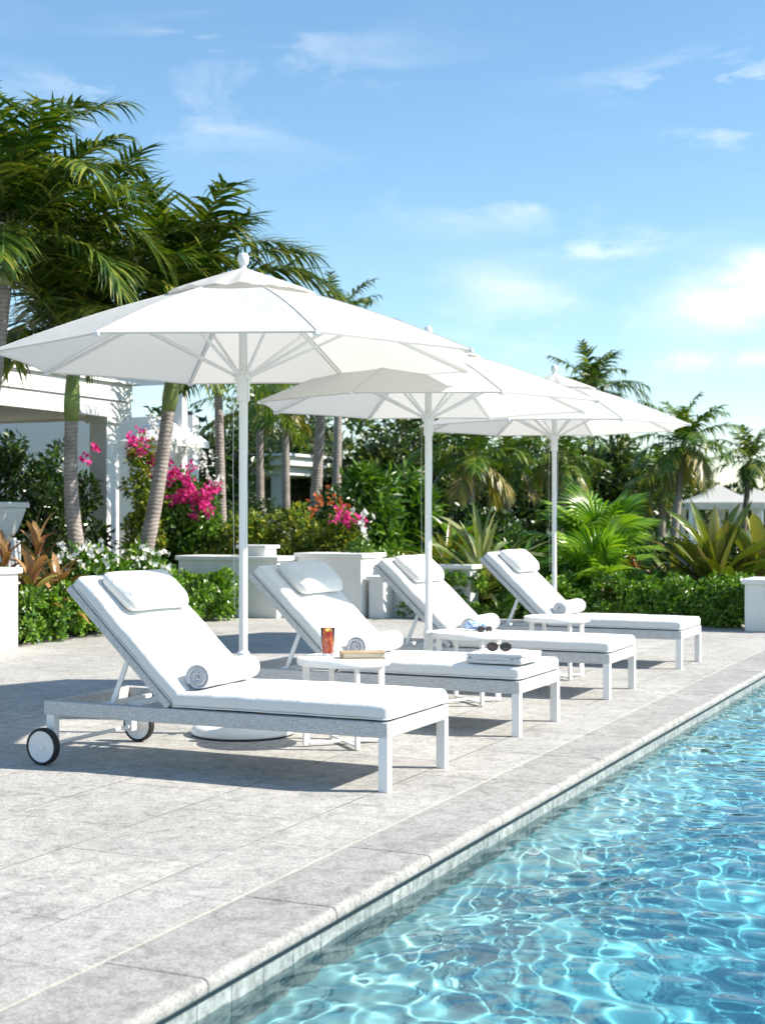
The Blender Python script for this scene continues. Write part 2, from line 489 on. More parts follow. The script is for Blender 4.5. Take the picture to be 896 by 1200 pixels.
# coping stones with their rounded nose
b = MB()
L = 0.80; y = PY0 - 0.03 + 0.0
y0c = 4.892 * 0.9083 - 0.0      # a joint seen at photo (290, 1045)
jj = gnd(239, 1146)[1]
k0 = int((jj - PY0) / L) + 1
ys = [jj + L * (i - k0) for i in range(0, 42)]
prof = [(JX + 0.008, -0.11), (JX + 0.008, 0.0), (JX + 0.012, 0.0), (EX - 0.03, 0.0)]
for t in np.linspace(0, PI / 2, 6): prof.append((EX - 0.022 + 0.022 * math.sin(t), -0.022 + 0.022 * math.cos(t)))
prof += [(EX, -0.034)]
for t in np.linspace(0, PI / 2, 4)[1:]: prof.append((EX - 0.012 + 0.012 * math.cos(t), -0.034 - 0.012 * math.sin(t)))
prof += [(EX - 0.05, -0.046), (EX - 0.05, -0.11)]
for a0, a1 in zip(ys[:-1], ys[1:]):
    if a0 > 18.2: break
    dz = random.uniform(-0.0012, 0.0012)
    g = 0.0022
    V = []; F = []; n = len(prof)
    for yy in (a0 + g, a0 + g + 0.003, a0 + g + 0.006, a1 - g - 0.006, a1 - g - 0.003, a1 - g):
        ins = 0.003 if yy in (a0 + g, a1 - g) else 0
        for x, z in prof: V.append((x - ins * (x > EX - 0.03), yy, z + dz - ins * (z > -0.03)))
    for s in range(5):
        for i in range(n - 1): F.append([s * n + i, s * n + i + 1, (s + 1) * n + i + 1, (s + 1) * n + i])
        F.append([s * n + n - 1, s * n, (s + 1) * n, (s + 1) * n + n - 1])
    F.append(list(range(n))[::-1]); F.append([5 * n + i for i in range(n)])
    b.add((np.array(V), F))
tag(b.build('pool_coping', M['coping'], sharp=50), kind='structure')

# pool shell
def m_pool(name, tiles=False, cc=((0.34, 0.58, 0.66), (0.42, 0.66, 0.74))):
    m, nt, p, out = mat_new(name)
    O = nd(nt, 'ShaderNodeTexCoord').outputs['Object']
    a = nd(nt, 'ShaderNodeTexNoise', {'Vector': O, 'Scale': 3.0, 'Detail': 6.0, 'Roughness': 0.6})
    if tiles:
        mp = nd(nt, 'ShaderNodeMapping', {'Vector': O, 'Rotation': (0, R(90), R(90))})
        sp = nd(nt, 'ShaderNodeSeparateXYZ', {0: O})
        cb = nd(nt, 'ShaderNodeCombineXYZ', {0: sp.outputs[1], 1: sp.outputs[2], 2: 0.0})
        br = nd(nt, 'ShaderNodeTexBrick', {'Vector': cb.outputs[0], 'Scale': 1.0, 'Mortar Size': 0.0028, 'Brick Width': 0.187, 'Row Height': 0.187, 'Color1': (0.22, 0.26, 0.26, 1), 'Color2': (0.32, 0.35, 0.34, 1), 'Mortar': (0.07, 0.10, 0.11, 1)}, offset=0.0)
        n2 = nd(nt, 'ShaderNodeTexNoise', {'Vector': O, 'Scale': 25.0, 'Detail': 6.0, 'Roughness': 0.7})
        c_ = ramp(nt, n2.outputs[0], [(0.38, g3(0.6)), (0.62, g3(1.2))])
        x = nd(nt, 'ShaderNodeMixRGB', {0: 1.0, 1: br.outputs[0], 2: c_}, blend_type='MULTIPLY')
        nt.links.new(x.outputs[0], p.inputs['Base Color'])
    else:
        # water's depth absorption painted into the plaster: paler by the wall, bluer further out
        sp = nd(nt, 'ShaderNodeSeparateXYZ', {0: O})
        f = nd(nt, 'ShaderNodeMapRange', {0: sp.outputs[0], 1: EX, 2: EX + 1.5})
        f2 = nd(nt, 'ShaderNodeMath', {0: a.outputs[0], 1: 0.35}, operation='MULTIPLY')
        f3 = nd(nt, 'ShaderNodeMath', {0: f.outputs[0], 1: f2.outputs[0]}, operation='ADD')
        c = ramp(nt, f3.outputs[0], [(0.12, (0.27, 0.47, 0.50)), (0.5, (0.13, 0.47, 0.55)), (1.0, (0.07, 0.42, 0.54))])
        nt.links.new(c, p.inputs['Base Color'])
    p.inputs['Roughness'].default_value = 0.7
    return m
WZ = -0.108
M['pool_tile'] = m_pool('waterline_tiles', True)
M['pool_plaster'] = m_pool('depth_tinted_plaster')
M['pool_cove'] = m_pool('depth_tinted_cove', False, ((0.34, 0.58, 0.62), (0.42, 0.66, 0.70)))  # floor and cove plaster both carry the painted water-depth ramp
FZ = -1.25
b = MB()
WX = EX - 0.016
b.add((np.array([[WX, PY0, -0.056], [WX, PY1, -0.056], [WX, PY1, -0.36], [WX, PY0, -0.36]]), [[0, 1, 2, 3]]))
wt_o = tag(b.build('pool_wall', M['pool_tile'], smooth=False), kind='structure')
b = MB()
# cove from wall to floor, then floor, far walls
pr = [(WX, -0.36), (WX + 0.004, -0.42), (WX + 0.05, -0.60), (WX + 0.25, -0.78), (WX + 0.55, -0.90), (WX + 1.1, -1.08), (WX + 1.9, FZ), (PX1, FZ), (PX1, 0.0)]
V = []; F = []
for x, z in pr:
    V += [(x, PY0, z), (x, PY1, z)]
for i in range(len(pr) - 1): F.append([2 * i, 2 * i + 2, 2 * i + 3, 2 * i + 1])
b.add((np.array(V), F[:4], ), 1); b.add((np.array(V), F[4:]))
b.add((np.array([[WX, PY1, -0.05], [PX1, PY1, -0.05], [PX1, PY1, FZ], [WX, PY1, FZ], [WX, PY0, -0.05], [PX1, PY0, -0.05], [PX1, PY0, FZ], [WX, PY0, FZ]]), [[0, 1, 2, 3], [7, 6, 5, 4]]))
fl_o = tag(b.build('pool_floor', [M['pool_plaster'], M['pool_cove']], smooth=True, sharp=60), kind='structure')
# dark gasket under the coping
b = MB(); b.add(box(EX - 0.045, EX - 0.010, PY0, 18.2, -0.061, -0.0465, 0.001)); tag(b.build('expansion_joint', simple('dark_sealant', (0.006, 0.014, 0.02), 0.5), None), kind='structure')

# water: real waves
def wave_axis(a, b_, c, d, fine, coarse):
    xs = list(np.arange(a, b_, fine))
    s = fine; x = xs[-1]
    while x < c:
        s = min(s * 1.12, coarse); x += s; xs.append(x)
    xs[-1] = c
    pre = []
    s = fine; x = a
    while x > d:
        s = min(s * 1.15, coarse); x -= s; pre.append(x)
    if pre: pre[-1] = d
    return np.array(pre[::-1] + xs)
xs = wave_axis(WX + 0.001, 0.4, PX1 - 0.002, WX + 0.001, 0.016, 0.25)
ysw = wave_axis(2.8, 13.0, PY1 - 0.002, PY0 + 0.002, 0.016, 0.25)
XX, YY = np.meshgrid(xs, ysw, indexing='ij')
wr = np.random.default_rng(5)
H = np.zeros_like(XX)
# warp
wxp = 0.10 * np.sin(2.1 * YY + 0.7) + 0.06 * np.sin(3.7 * XX - 1.3 * YY); wyp = 0.10 * np.sin(1.9 * XX + 2.2) + 0.05 * np.sin(4.3 * YY + XX)
for i in range(46):
    lam = 0.11 * (1.058 ** i)              # 0.13 .. 2 m
    th = wr.uniform(0, 2 * PI) if i % 3 else wr.normal(2.2, 0.5)
    k = 2 * PI / lam
    amp = 0.00170 * lam ** 0.75 * math.exp(-((math.log(lam / 0.17)) / 0.70) ** 2) + 0.0006 * lam
    H += amp * np.sin(k * (np.cos(th) * (XX + wxp) + np.sin(th) * (YY + wyp)) + wr.uniform(0, 2 * PI))
V = np.stack([XX, YY, WZ + H], -1).reshape(-1, 3)
na, nb = XX.shape
i, j = np.meshgrid(np.arange(na - 1), np.arange(nb - 1), indexing='ij')
F = np.stack([i * nb + j, (i + 1) * nb + j, (i + 1) * nb + j + 1, i * nb + j + 1], -1).reshape(-1, 4)
m, nt, p, out = mat_new('pool_water')
nt.nodes.remove(p)
p = nd(nt, 'ShaderNodeBsdfGlass', {'Color': (0.90, 0.985, 0.99, 1), 'Roughness': 0.0, 'IOR': 1.33})
nt.links.new(p.outputs[0], out.inputs[0])
M['water'] = m
b = MB(); b.add((V, F))
water = tag(b.build('pool_water', m, sharp=None), kind='structure')
water.cycles.is_caustics_caster = True
fl_o.cycles.is_caustics_receiver = True
wt_o.cycles.is_caustics_receiver = True

# ================================================================== LOUNGER
def make_lounger():
    root = empty('sun_lounger', (0, 0, 0))
    x0, x1, hw = -0.99, 1.0, 0.38
    rz0, rz1 = 0.252, 0.328
    # woven ring and deck
    f = MB(); t = 0.045
    f.add(box(x0, x1, -hw, -hw + t, rz0, rz1, 0.008, 2)); f.add(box(x0, x1, hw - t, hw, rz0, rz1, 0.008, 2))
    f.add(box(x0 + 0.001, x0 + t, -hw + t, hw - t, rz0, rz1 - 0.001, 0.008, 2)); f.add(box(x1 - t, x1 - 0.001, -hw + t, hw - t, rz0, rz1 - 0.001, 0.008, 2))
    f.add(box(-0.27, x1 - t, -hw + t, hw - t, rz1 - 0.04, rz1 - 0.012, 0.004))
    f.build('frame', M['weave'], root)
    for sx in (-1, 1):
        for sy in (-1, 1):
            cx = x1 - 0.026 if sx > 0 else x0 + 0.04; cyy = sy * (hw - 0.026)
            zb = 0.0 if sx > 0 else 0.075
            b = MB(); b.add(rbox(0.05, 0.05, rz0 - zb + 0.006, 0.005, 1, 2), M=T(cx, cyy, (rz0 + zb) / 2 + 0.001))
            lg = b.build('leg', M['white_metal'], root)
            if sx > 0:
                fb = MB(); fb.add(rbox(0.044, 0.044, 0.008, 0.002), M=T(cx, cyy, 0.0038)); fb.build('foot_cap', M['rubber'], lg)
    # wheels
    ax = MB(); ax.add(tube([(x0 + 0.04, -hw - 0.075, 0.098), (x0 + 0.04, hw + 0.075, 0.098)], 0.011, 12)); ax.build('axle', M['white_metal'], root)
    for sy in (-1, 1):
        yc = sy * (hw + 0.055)
        w = MB(); pr = [(0.0001, 0.019), (0.02, 0.021), (0.023, 0.016), (0.070, 0.013), (0.083, 0.018), (0.083, -0.018), (0.07, -0.013), (0.023, -0.016), (0.02, -0.02), (0.0001, -0.019)]
        w.add(lathe(pr, 40, False), M=T(x0 + 0.04, yc, 0.097, rx=R(90)))
        wo = w.build('wheel', M['wheel'], root)
        ty = MB(); pr = [(0.0815, 0.02), (0.09, 0.022), (0.0955, 0.017), (0.097, 0.006), (0.097, -0.006), (0.0955, -0.017), (0.09, -0.022), (0.0815, -0.02), (0.0815, 0.02)]
        ty.add(lathe(pr, 48, False), M=T(x0 + 0.04, yc, 0.097, rx=R(90)))
        ty.build('tyre', M['rubber'], wo)
    # backrest (built flat along -x, then tilted)
    ang = math.atan2(0.57, 0.60)
    P = Matrix.Translation((-0.23, 0, 0.325)) @ Matrix.Rotation(ang, 4, 'Y')     # local -x runs up the back
    bk = MB()
    hw2 = hw - 0.006
    bk.add(box(-0.855, 0.0, -hw2, -hw2 + 0.045, -0.005, 0.036, 0.007, 2), M=P); bk.add(box(-0.855, 0.0, hw2 - 0.045, hw2, -0.005, 0.036, 0.007, 2), M=P)
    bk.add(box(-0.854, -0.81, -hw2 + 0.045, hw2 - 0.045, -0.004, 0.035, 0.007, 2), M=P)
    bk.add(box(-0.81, 0.0, -hw2 + 0.045, hw2 - 0.045, 0.004, 0.030, 0.003), M=P)
    bk.build('backrest', M['weave'], root)
    # struts
    for sy in (-1, 1):
        yy = sy * (hw - 0.065)
        top = P @ Vector((-0.36, yy, -0.012)); foot = Vector((-0.61, yy, 0.30))
        s = MB(); s.add(bar(top, foot, 0.012, 0.028)); so = s.build('strut', M['white_metal'], root)
        k = MB(); k.add(lathe([(0.0001, -0.012), (0.02, -0.01), (0.022, 0.004), (0.014, 0.012), (0.0001, 0.014)], 16, False), M=T(foot.x, yy + sy * 0.01, foot.z + 0.012, rx=R(90)))
        k.build('knob', M['white_metal'], so)
    s = MB()
    s.add(tube([(-0.61, -hw + 0.05, 0.305), (-0.61, hw - 0.05, 0.305)], 0.011, 10))
    s.add(bar((-0.80, -hw + 0.045, 0.285), (-0.80, hw - 0.045, 0.285), 0.03, 0.022))
    for sy in (-1, 1):
        s.add(bar((-0.60, sy * 0.17, 0.30), (-0.33, sy * 0.17, 0.36), 0.01, 0.03))
    s.add(tube([tuple(P @ Vector((-0.17, -0.2, -0.03))), tuple(P @ Vector((-0.17, 0.2, -0.03)))], 0.009, 8))
    s.build('support_bracket', M['white_metal'], root)
    # cushions
    def wrinkle(VF, seed, a=0.004):
        V, F = VF; r = np.random.default_rng(seed)
        for _ in range(7):
            k = r.normal(0, 9, 3); k[2] *= 0.3
            V = V + a * 0.5 * np.sin(V @ k + r.uniform(0, 6))[:, None] * np.array([0.2, 0.35, 1.0]) * 0.5
        return V, F
    c = MB(); c.add(wrinkle(rbox(1.205, 0.752, 0.078, 0.027, (24, 14, 2), 4, 0.012), 3), M=T(0.395, 0, rz1 + 0.042))
    sc = c.build('seat_cushion', M['cushion'], root, sharp=None)
    c = MB()
    c.add(wrinkle(rbox(0.86, 0.745, 0.076, 0.027, (18, 14, 2), 4, 0.012), 8), M=P @ T(-0.423, 0, 0.036 + 0.040))
    bc = c.build('back_cushion', M['cushion'], root, sharp=None)
    for nm, par, (lx, ly, tz), MM in (('piping', sc, (1.205, 0.752, 0.075), T(0.395, 0, rz1 + 0.014)), ('piping', bc, (0.86, 0.745, 0.075), P @ T(-0.423, 0, 0.036 + 0.012))):
        g = MB(); r = 0.03; pts = []
        for (sx, sy, a0) in ((1, 1, 0), (-1, 1, 90), (-1, -1, 180), (1, -1, 270)):
            for a in np.linspace(0, 90, 5):
                th = R(a0 + a); pts.append((sx * (lx / 2 - r) + (r + 0.0) * math.cos(th), sy * (ly / 2 - r) + r * math.sin(th), 0))
        pts.append(pts[0]); g.add(tube(pts, 0.0035, 6), M=MM); g.build('piping', M['cushion'], par, sharp=None)
    # neck pillow with its two straps
    V, F = rbox(0.27, 0.56, 0.115, 0.055, (10, 14, 2), 5, 0.012, True)
    e = np.abs(V[:, 1] / 0.28) ** 3 * 0.0
    pinch = 1 - 0.45 * (np.abs(V[:, 0] / 0.135) ** 4) - 0.22 * (np.abs(V[:, 1] / 0.28) ** 6)
    V[:, 2] *= np.clip(pinch, 0.35, 1)
    V[:, 0] *= 1 + 0.05 * (np.abs(V[:, 1] / 0.28) ** 3)
    V, F = wrinkle((V, F), 21, 0.007)
    pl = MB(); pl.add((V, F), M=P @ T(-0.665, 0, 0.036 + 0.078 + 0.050, ry=R(-3)))
    po = pl.build('pillow', M['pillow'], root, sharp=None)
    for sy in (-1, 1):
        st = MB(); pts = [P @ Vector(v) for v in ((-0.72, sy * 0.15, 0.145), (-0.80, sy * 0.15, 0.141), (-0.848, sy * 0.15, 0.125), (-0.862, sy * 0.15, 0.09), (-0.864, sy * 0.15, 0.03), (-0.862, sy * 0.15, -0.008))]
        V = []; F = []
        for q in pts: V += [(q.x, q.y - 0.007, q.z), (q.x, q.y + 0.007, q.z)]
        for i in range(len(pts) - 1): F.append([2 * i, 2 * i + 1, 2 * i + 3, 2 * i + 2])
        st.add((np.array(V), F)); st.build('strap', M['cord'], po)
    return root

lounger_y = [6.44, 8.32, 10.21, 12.49]
lx0 = -3.765
LL = ['white wicker lounger nearest the camera with two wheels showing and nothing on its foot end',
      'second white lounger, a folded towel and sunglasses on its foot end',
      'third white lounger from the front, its pillow behind the middle parasol pole',
      'farthest white lounger, standing in front of the long clipped hedge']
L0 = make_lounger()
loungers = []
for i, yy in enumerate(lounger_y):
    o = L0 if i == 0 else copy_tree(L0)
    o.location = (lx0, yy, 0); o.rotation_euler[2] = R([0, -0.5, 0.6, -0.4][i])
    for ch in o.children:
        if ch.name.startswith('pillow'): ch.location = ([0, 0.004, -0.006, 0.003][i], [0, 0.018, -0.02, 0.012][i], 0)
    tag(o, LL[i], 'sun lounger', 'white cushioned sun loungers in a row by the pool')
    loungers.append(o)

# rolled towels
def towel_roll(loc, rz, seed, label, length=0.56, r1=0.078):
    r = np.random.default_rng(seed)
    turns = 4.6; nth = 150
    th = np.linspace(0, turns * 2 * PI, nth)
    rad = 0.008 + (r1 - 0.008) * th / th[-1]
    thick = 0.0125
    nl = 22; V = []; F = []
    sec = []
    for side in (0, 1):
        rr = rad - (0 if side else thick)
        rr = np.maximum(rr, 0.002)
        x = rr * np.cos(th); z = rr * np.sin(th)
        z = z * (1 - 0.06) 
        sec.append(np.stack([x, z], -1))
    loop = np.concatenate([sec[1], sec[0][::-1]])
    nlp = len(loop)
    for k in range(nl + 1):
        yy = -length / 2 + length * k / nl
        e = 1 - 0.05 * (abs(2 * k / nl - 1) ** 6)
        wob = 1 + 0.02 * math.sin(yy * 14 + seed) + 0.012 * math.sin(yy * 31 + 2 * seed)
        off = 0.006 * np.sin(np.arange(nlp) / nlp * 23 + seed) * (1 if k in (0, nl) else 0)
        V.append(np.stack([loop[:, 0] * wob * e, yy + off, loop[:, 1] * wob * e], -1))
    V = np.concatenate(V)
    for k in range(nl):
        for j in range(nlp):
            F.append([k * nlp + j, k * nlp + (j + 1) % nlp, (k + 1) * nlp + (j + 1) % nlp, (k + 1) * nlp + j])
    for k, fl in ((0, False), (nl, True)):
        for j in range(nth - 1):
            q = [k * nlp + j, k * nlp + j + 1, k * nlp + nlp - 2 - j, k * nlp + nlp - 1 - j]
            F.append(q if fl else q[::-1])
    b = MB(); b.add((V, F))
    zoff = -V[:, 2].min()
    o = b.build('rolled_towel', M['terry'], sharp=50)
    # free edge of the towel
    o.location = (loc[0], loc[1], loc[2] + zoff - 0.004); o.rotation_euler = (0, 0, rz)
    tag(o, label, 'towel', 'rolled white towels lying on the loungers')
    return o
TL = ['rolled white towel with its spiral end showing on the lounger nearest the camera',
      'rolled white towel on the second lounger, behind the book and the drink',
      'rolled white towel on the third lounger, behind the blue cloth',
      'rolled white towel on the farthest lounger, above the bare side table']
for i, yy in enumerate(lounger_y):
    towel_roll((lx0 - 0.115, yy + 0.005, 0.422), R([2, -1, 3, 0][i]), i + 1, TL[i])

# ================================================================== PARASOL
def make_parasol():
    root = empty('parasol', (0, 0, 0))
    RR, ZR = 1.46, 2.225
    # canopy: 8 panels, hem pulled in between the corners, cloth sagging between the ribs
    V = []; F = []
    nr, na = 14, 12
    def cz(r):   # ridge height
        t = (RR - r) / (RR - 0.16)
        return ZR + 0.46 * t + 0.03 * math.sin(t * PI) * 1.0
    for k in range(8):
        base = len(V)
        for i in range(nr + 1):
            r = RR + (0.16 - RR) * i / nr
            for j in range(na + 1):
                u = j / na
                a0, a1 = k * PI / 4, (k + 1) * PI / 4
                p0 = np.array([r * math.cos(a0), r * math.sin(a0)]); p1 = np.array([r * math.cos(a1), r * math.sin(a1)])
                p = p0 * (1 - u) + p1 * u
                s = math.sin(u * PI)
                rad = r / RR
                p = p * (1 - 0.018 * s * rad ** 4)
                z = cz(r) - 0.022 * s * rad * (0.4 + 0.6 * (1 - rad)) + 0.012 * s * rad ** 6
                V.append((p[0], p[1], z))
        for i in range(nr):
            for j in range(na):
                q = base + i * (na + 1) + j
                F.append([q, q + 1, q + na + 2, q + na + 1])
        # turned hem
        b0 = len(V)
        for j in range(na + 1):
            x, y_, z = V[base + j]; V.append((x * 0.997, y_ * 0.997, z - 0.009))
        for j in range(na): F.append([base + j, b0 + j, b0 + j + 1, base + j + 1])
    V = np.array(V); U, inv = np.unique(np.round(V, 5), axis=0, return_inverse=True); inv = inv.reshape(-1)
    b = MB(); b.add((U, [[int(inv[i]) for i in f] for f in F])); can = b.build('canopy', M['canopy'], root, sharp=14)
    for k in range(8):
        a = k * PI / 4; pts = [(r * math.cos(a), r * math.sin(a), cz(r) + 0.0015) for r in np.linspace(0.30, RR, 9)]
        sm = MB(); sm.add(tube(pts, 0.0032, 6)); sm.build('seam', M['cord'], can)
    # vent cap with gathered edge
    V = []; F = []; nr, na = 7, 10
    for k in range(8):
        base = len(V)
        for i in range(nr + 1):
            t = i / nr; r = 0.46 + (0.03 - 0.46) * t
            for j in range(na + 1):
                u = j / na; a0, a1 = k * PI / 4, (k + 1) * PI / 4
                p = np.array([r * math.cos(a0), r * math.sin(a0)]) * (1 - u) + np.array([r * math.cos(a1), r * math.sin(a1)]) * u
                s = math.sin(u * PI)
                z = 2.612 + 0.165 * (t ** 0.92) + (0.010 * s) * (1 - t) ** 1.5 + 0.010 * math.sin(u * 4 * PI + k) * s * (1 - t)
                V.append((p[0] * (1 + 0.03 * s * (1 - t)), p[1] * (1 + 0.03 * s * (1 - t)), z))
        for i in range(nr):
            for j in range(na):
                q = base + i * (na + 1) + j; F.append([q, q + 1, q + na + 2, q + na + 1])
    V = np.array(V); U, inv = np.unique(np.round(V, 5), axis=0, return_inverse=True); inv = inv.reshape(-1)
    b = MB(); b.add((U, [[int(inv[i]) for i in f] for f in F])); b.build('vent_cap', M['canopy'], can, sharp=18)
    # pole, finial
    b = MB(); b.add(lathe([(0.0255, 0.05), (0.0255, 2.74)], 28)); b.build('pole', M['white_metal'], root)
    b = MB(); b.add(lathe([(0.016, 2.735), (0.026, 2.775), (0.018, 2.79), (0.017, 2.797), (0.03, 2.81), (0.035, 2.83), (0.034, 2.85), (0.026, 2.868), (0.0001, 2.877)], 28, False)); b.build('finial', M['white_metal'], root)
    # hub and runner
    b = MB(); b.add(lathe([(0.026, 2.60), (0.045, 2.605), (0.045, 2.66), (0.026, 2.67)], 24)); b.build('hub', M['white_metal'], root)
    b = MB(); b.add(lathe([(0.0262, 1.985), (0.040, 1.99), (0.040, 2.10), (0.052, 2.115), (0.052, 2.165), (0.0262, 2.175)], 28)); rn = b.build('runner', M['white_metal'], root)
    for k in range(8):
        a = k * PI / 4; c, s = math.cos(a), math.sin(a)
        rb = MB(); p = (0.045 * c, 0.045 * s, 2.635); q = (1.44 * c, 1.44 * s, cz(1.44) - 0.018)
        midr = 0.75; mpt = (midr * c, midr * s, cz(midr) - 0.022)
        rb.add(bar(p, mpt, 0.013, 0.022)); rb.add(bar(mpt, q, 0.013, 0.022))
        ro = rb.build('rib', M['white_metal'], root)
        tp = MB(); tp.add(rbox(0.05, 0.03, 0.022, 0.006), M=T(1.44 * c, 1.44 * s, cz(1.44) - 0.016, rz=a)); tp.build('rib_tip', M['white_metal'], ro)
        sb = MB(); sb.add(bar((0.05 * c, 0.05 * s, 2.14), (midr * c, midr * s, cz(midr) - 0.035), 0.014, 0.018)); sb.build('strut', M['white_metal'], root)
    # cords
    b = MB()
    b.add(tube([(0.048, -0.03, 2.12), (0.05, -0.035, 1.7), (0.034, -0.026, 1.3), (0.03, -0.02, 1.05)], 0.0022, 5))
    b.add(tube([(0.03, -0.045, 2.62), (0.045, -0.05, 2.4), (0.05, -0.045, 2.17)], 0.002, 5))
    b.add(tube([(-0.046, -0.03, 2.12), (-0.05, -0.035, 1.6), (-0.042, -0.03, 0.75)], 0.0016, 5))
    b.build('cord', M['cord'], root)
    # base and its sleeve
    b = MB(); b.add(lathe([(0.305, 0.012), (0.31, 0.02), (0.308, 0.035), (0.292, 0.055), (0.26, 0.066), (0.08, 0.078), (0.04, 0.09), (0.038, 0.1)], 64)); bo = b.build('base', M['white_metal'], root)
    b = MB(); b.add(lathe([(0.285, 0.0), (0.300, 0.002), (0.300, 0.014), (0.28, 0.0145)], 64)); b.build('rubber_rim', M['rubber'], bo)
    b = MB(); b.add(lathe([(0.0335, 0.09), (0.0335, 0.455), (0.038, 0.46), (0.038, 0.485), (0.0262, 0.50)], 28)); so = b.build('sleeve', M['white_metal'], root)
    b = MB(); b.add(tube([(0.03, -0.02, 0.40), (0.062, -0.035, 0.40)], 0.006, 10)); b.add(tube([(0.062, -0.035, 0.40), (0.078, -0.043, 0.40)], 0.015, 14)); b.build('knob', M['white_metal'], so)
    return root
par0 = make_parasol()
par0.location = (-4.31, 7.37, 0)
tag(par0, 'largest white octagonal parasol, standing behind the nearest lounger on a round base', 'parasol', 'white octagonal parasols between the loungers')
p2 = copy_tree(par0); p2.location = (-3.915, 9.27, 0); p2.scale = (0.85, 0.85, 1)
for ch in p2.children:
    nm = ch.name.split('.')[0]
    if nm == 'base': ch.scale = (0.53, 0.53, 1)
    elif nm == 'pole': ch.scale = (1.12, 1.12, 0.925)
    elif nm == 'sleeve': ch.scale = (1.12, 1.12, 1)
    else: ch.scale = (1, 1, 0.874); ch.location = (0, 0, 0.135)
tag(p2, 'middle white parasol of the three, its pole rising beside the table with the blue cloth', 'parasol')
p3 = copy_tree(par0); p3.location = tuple(at(649, 14.65)); p3.scale = (0.96, 0.96, 1)
tag(p3, 'rearmost white parasol, standing behind the farthest lounger in front of the hedge', 'parasol')

# ================================================================== SIDE TABLES
def make_table():
    root = empty('side_table', (0, 0, 0))
    b = MB(); b.add(lathe([(0.0001, 0.462), (0.24, 0.462), (0.245, 0.458), (0.262, 0.458), (0.267, 0.464), (0.268, 0.49), (0.264, 0.4975), (0.255, 0.50), (0.0001, 0.4995)], 64, False)); b.build('tabletop', M['white_metal'], root)
    for k in range(4):
        a = PI / 4 + k * PI / 2; c, s = math.cos(a), math.sin(a)
        b = MB(); b.add(rbox(0.036, 0.022, 0.455, 0.003), M=T(0.225 * c, 0.225 * s, 0.0 + 0.2275 + 0.006, rz=a)); b.build('leg', M['white_metal'], root)
    b = MB(); 
    for a in (PI / 4, 3 * PI / 4):
        c, s = math.cos(a), math.sin(a)
        z = 0.022 if a < 1 else 0.0225
        b.add(bar((-0.21 * c, -0.21 * s, z), (0.21 * c, 0.21 * s, z), 0.03, 0.014))
    b.build('cross_bar', M['white_metal'], root)
    return root
t0 = make_table()
tl = [(at(403, 8.10), 'round white side table carrying the iced drink and the book'),
      (at(549, 9.95), 'round white side table between the second and third loungers with blue cloth on it'),
      (at(652, 11.52), 'bare round white side table between the third and fourth loungers')]
tables = []
for i, (p, lab) in enumerate(tl):
    o = t0 if i == 0 else copy_tree(t0)
    o.location = tuple(p); tables.append(o)
    tag(o, lab, 'side table', 'round white side tables between the loungers')

# ---- things on the tables
def glass_mat(name, col, rough=0.0, ior=1.45):
    m, nt, p, out = mat_new(name)
    p.inputs['Base Color'].default_value = (*col, 1); p.inputs['Roughness'].default_value = rough
    p.inputs['Transmission Weight'].default_value = 1.0; p.inputs['IOR'].default_value = ior
    return m
def m_tea():
    m, nt, p, out = mat_new('iced_tea')
    O = nd(nt, 'ShaderNodeTexCoord').outputs['Object']
    sp = nd(nt, 'ShaderNodeSeparateXYZ', {0: O})
    n = nd(nt, 'ShaderNodeTexVoronoi', {'Vector': O, 'Scale': 42.0})
    f = nd(nt, 'ShaderNodeMath', {0: n.outputs['Distance'], 1: 1.0}, operation='MULTIPLY')
    c = ramp(nt, f.outputs[0], [(0.1, (0.95, 0.35, 0.04)), (0.5, (0.85, 0.09, 0.02)), (0.9, (0.60, 0.03, 0.01))])
    nt.links.new(c, p.inputs['Base Color'])
    p.inputs['Roughness'].default_value = 0.08; p.inputs['Transmission Weight'].default_value = 0.35
    p.inputs['Subsurface Weight'].default_value = 0.0; p.inputs['IOR'].default_value = 1.34
    return m
M['glass'] = glass_mat('clear_glass', (0.96, 0.98, 0.98))
M['tea'] = m_tea()
M['ice'] = simple('amber_ice', (0.9, 0.42, 0.10), 0.12, 0.15, 40)
M['lemon'] = simple('lemon_slice', (0.85, 0.42, 0.05), 0.4, 0.2, 60)
gp = at(384, 8.17, 0.501)
g = empty('drinking_glass', gp, 0, 'clear tumbler of red iced tea with ice on the nearest side table', 'drink')
b = MB(); h = 0.158
b.add(lathe([(0.0001, 0.0), (0.031, 0.0), (0.034, 0.004), (0.0415, h - 0.001), (0.0405, h), (0.0395, h - 0.001), (0.0325, 0.012), (0.0001, 0.010)], 40, False)); b.build('tumbler', M['glass'], g, sharp=60)
b = MB(); b.add(lathe([(0.0001, 0.0125), (0.0312, 0.0135), (0.0378, 0.128), (0.0355, 0.130), (0.0001, 0.130)], 40, False)); b.build('iced_tea', M['tea'], g, sharp=60)
for k, (x, y_, z, a) in enumerate([(0.012, 0.008, 0.132, 0.4), (-0.014, 0.012, 0.134, 1.1), (0.002, -0.016, 0.131, 2.0)]):
    b = MB(); b.add(rbox(0.024, 0.022, 0.02, 0.005, 1, 2), M=T(x, y_, z, rx=a, ry=a * 0.6, rz=a)); b.build('ice_cube', M['ice'], g)
b = MB(); b.add(lathe([(0.0001, -0.002), (0.019, -0.002), (0.02, 0.0), (0.019, 0.002), (0.0001, 0.002)], 24, False), M=T(0.016, -0.012, 0.125, rx=R(70), rz=R(30))); b.build('orange_slice', M['lemon'], g)

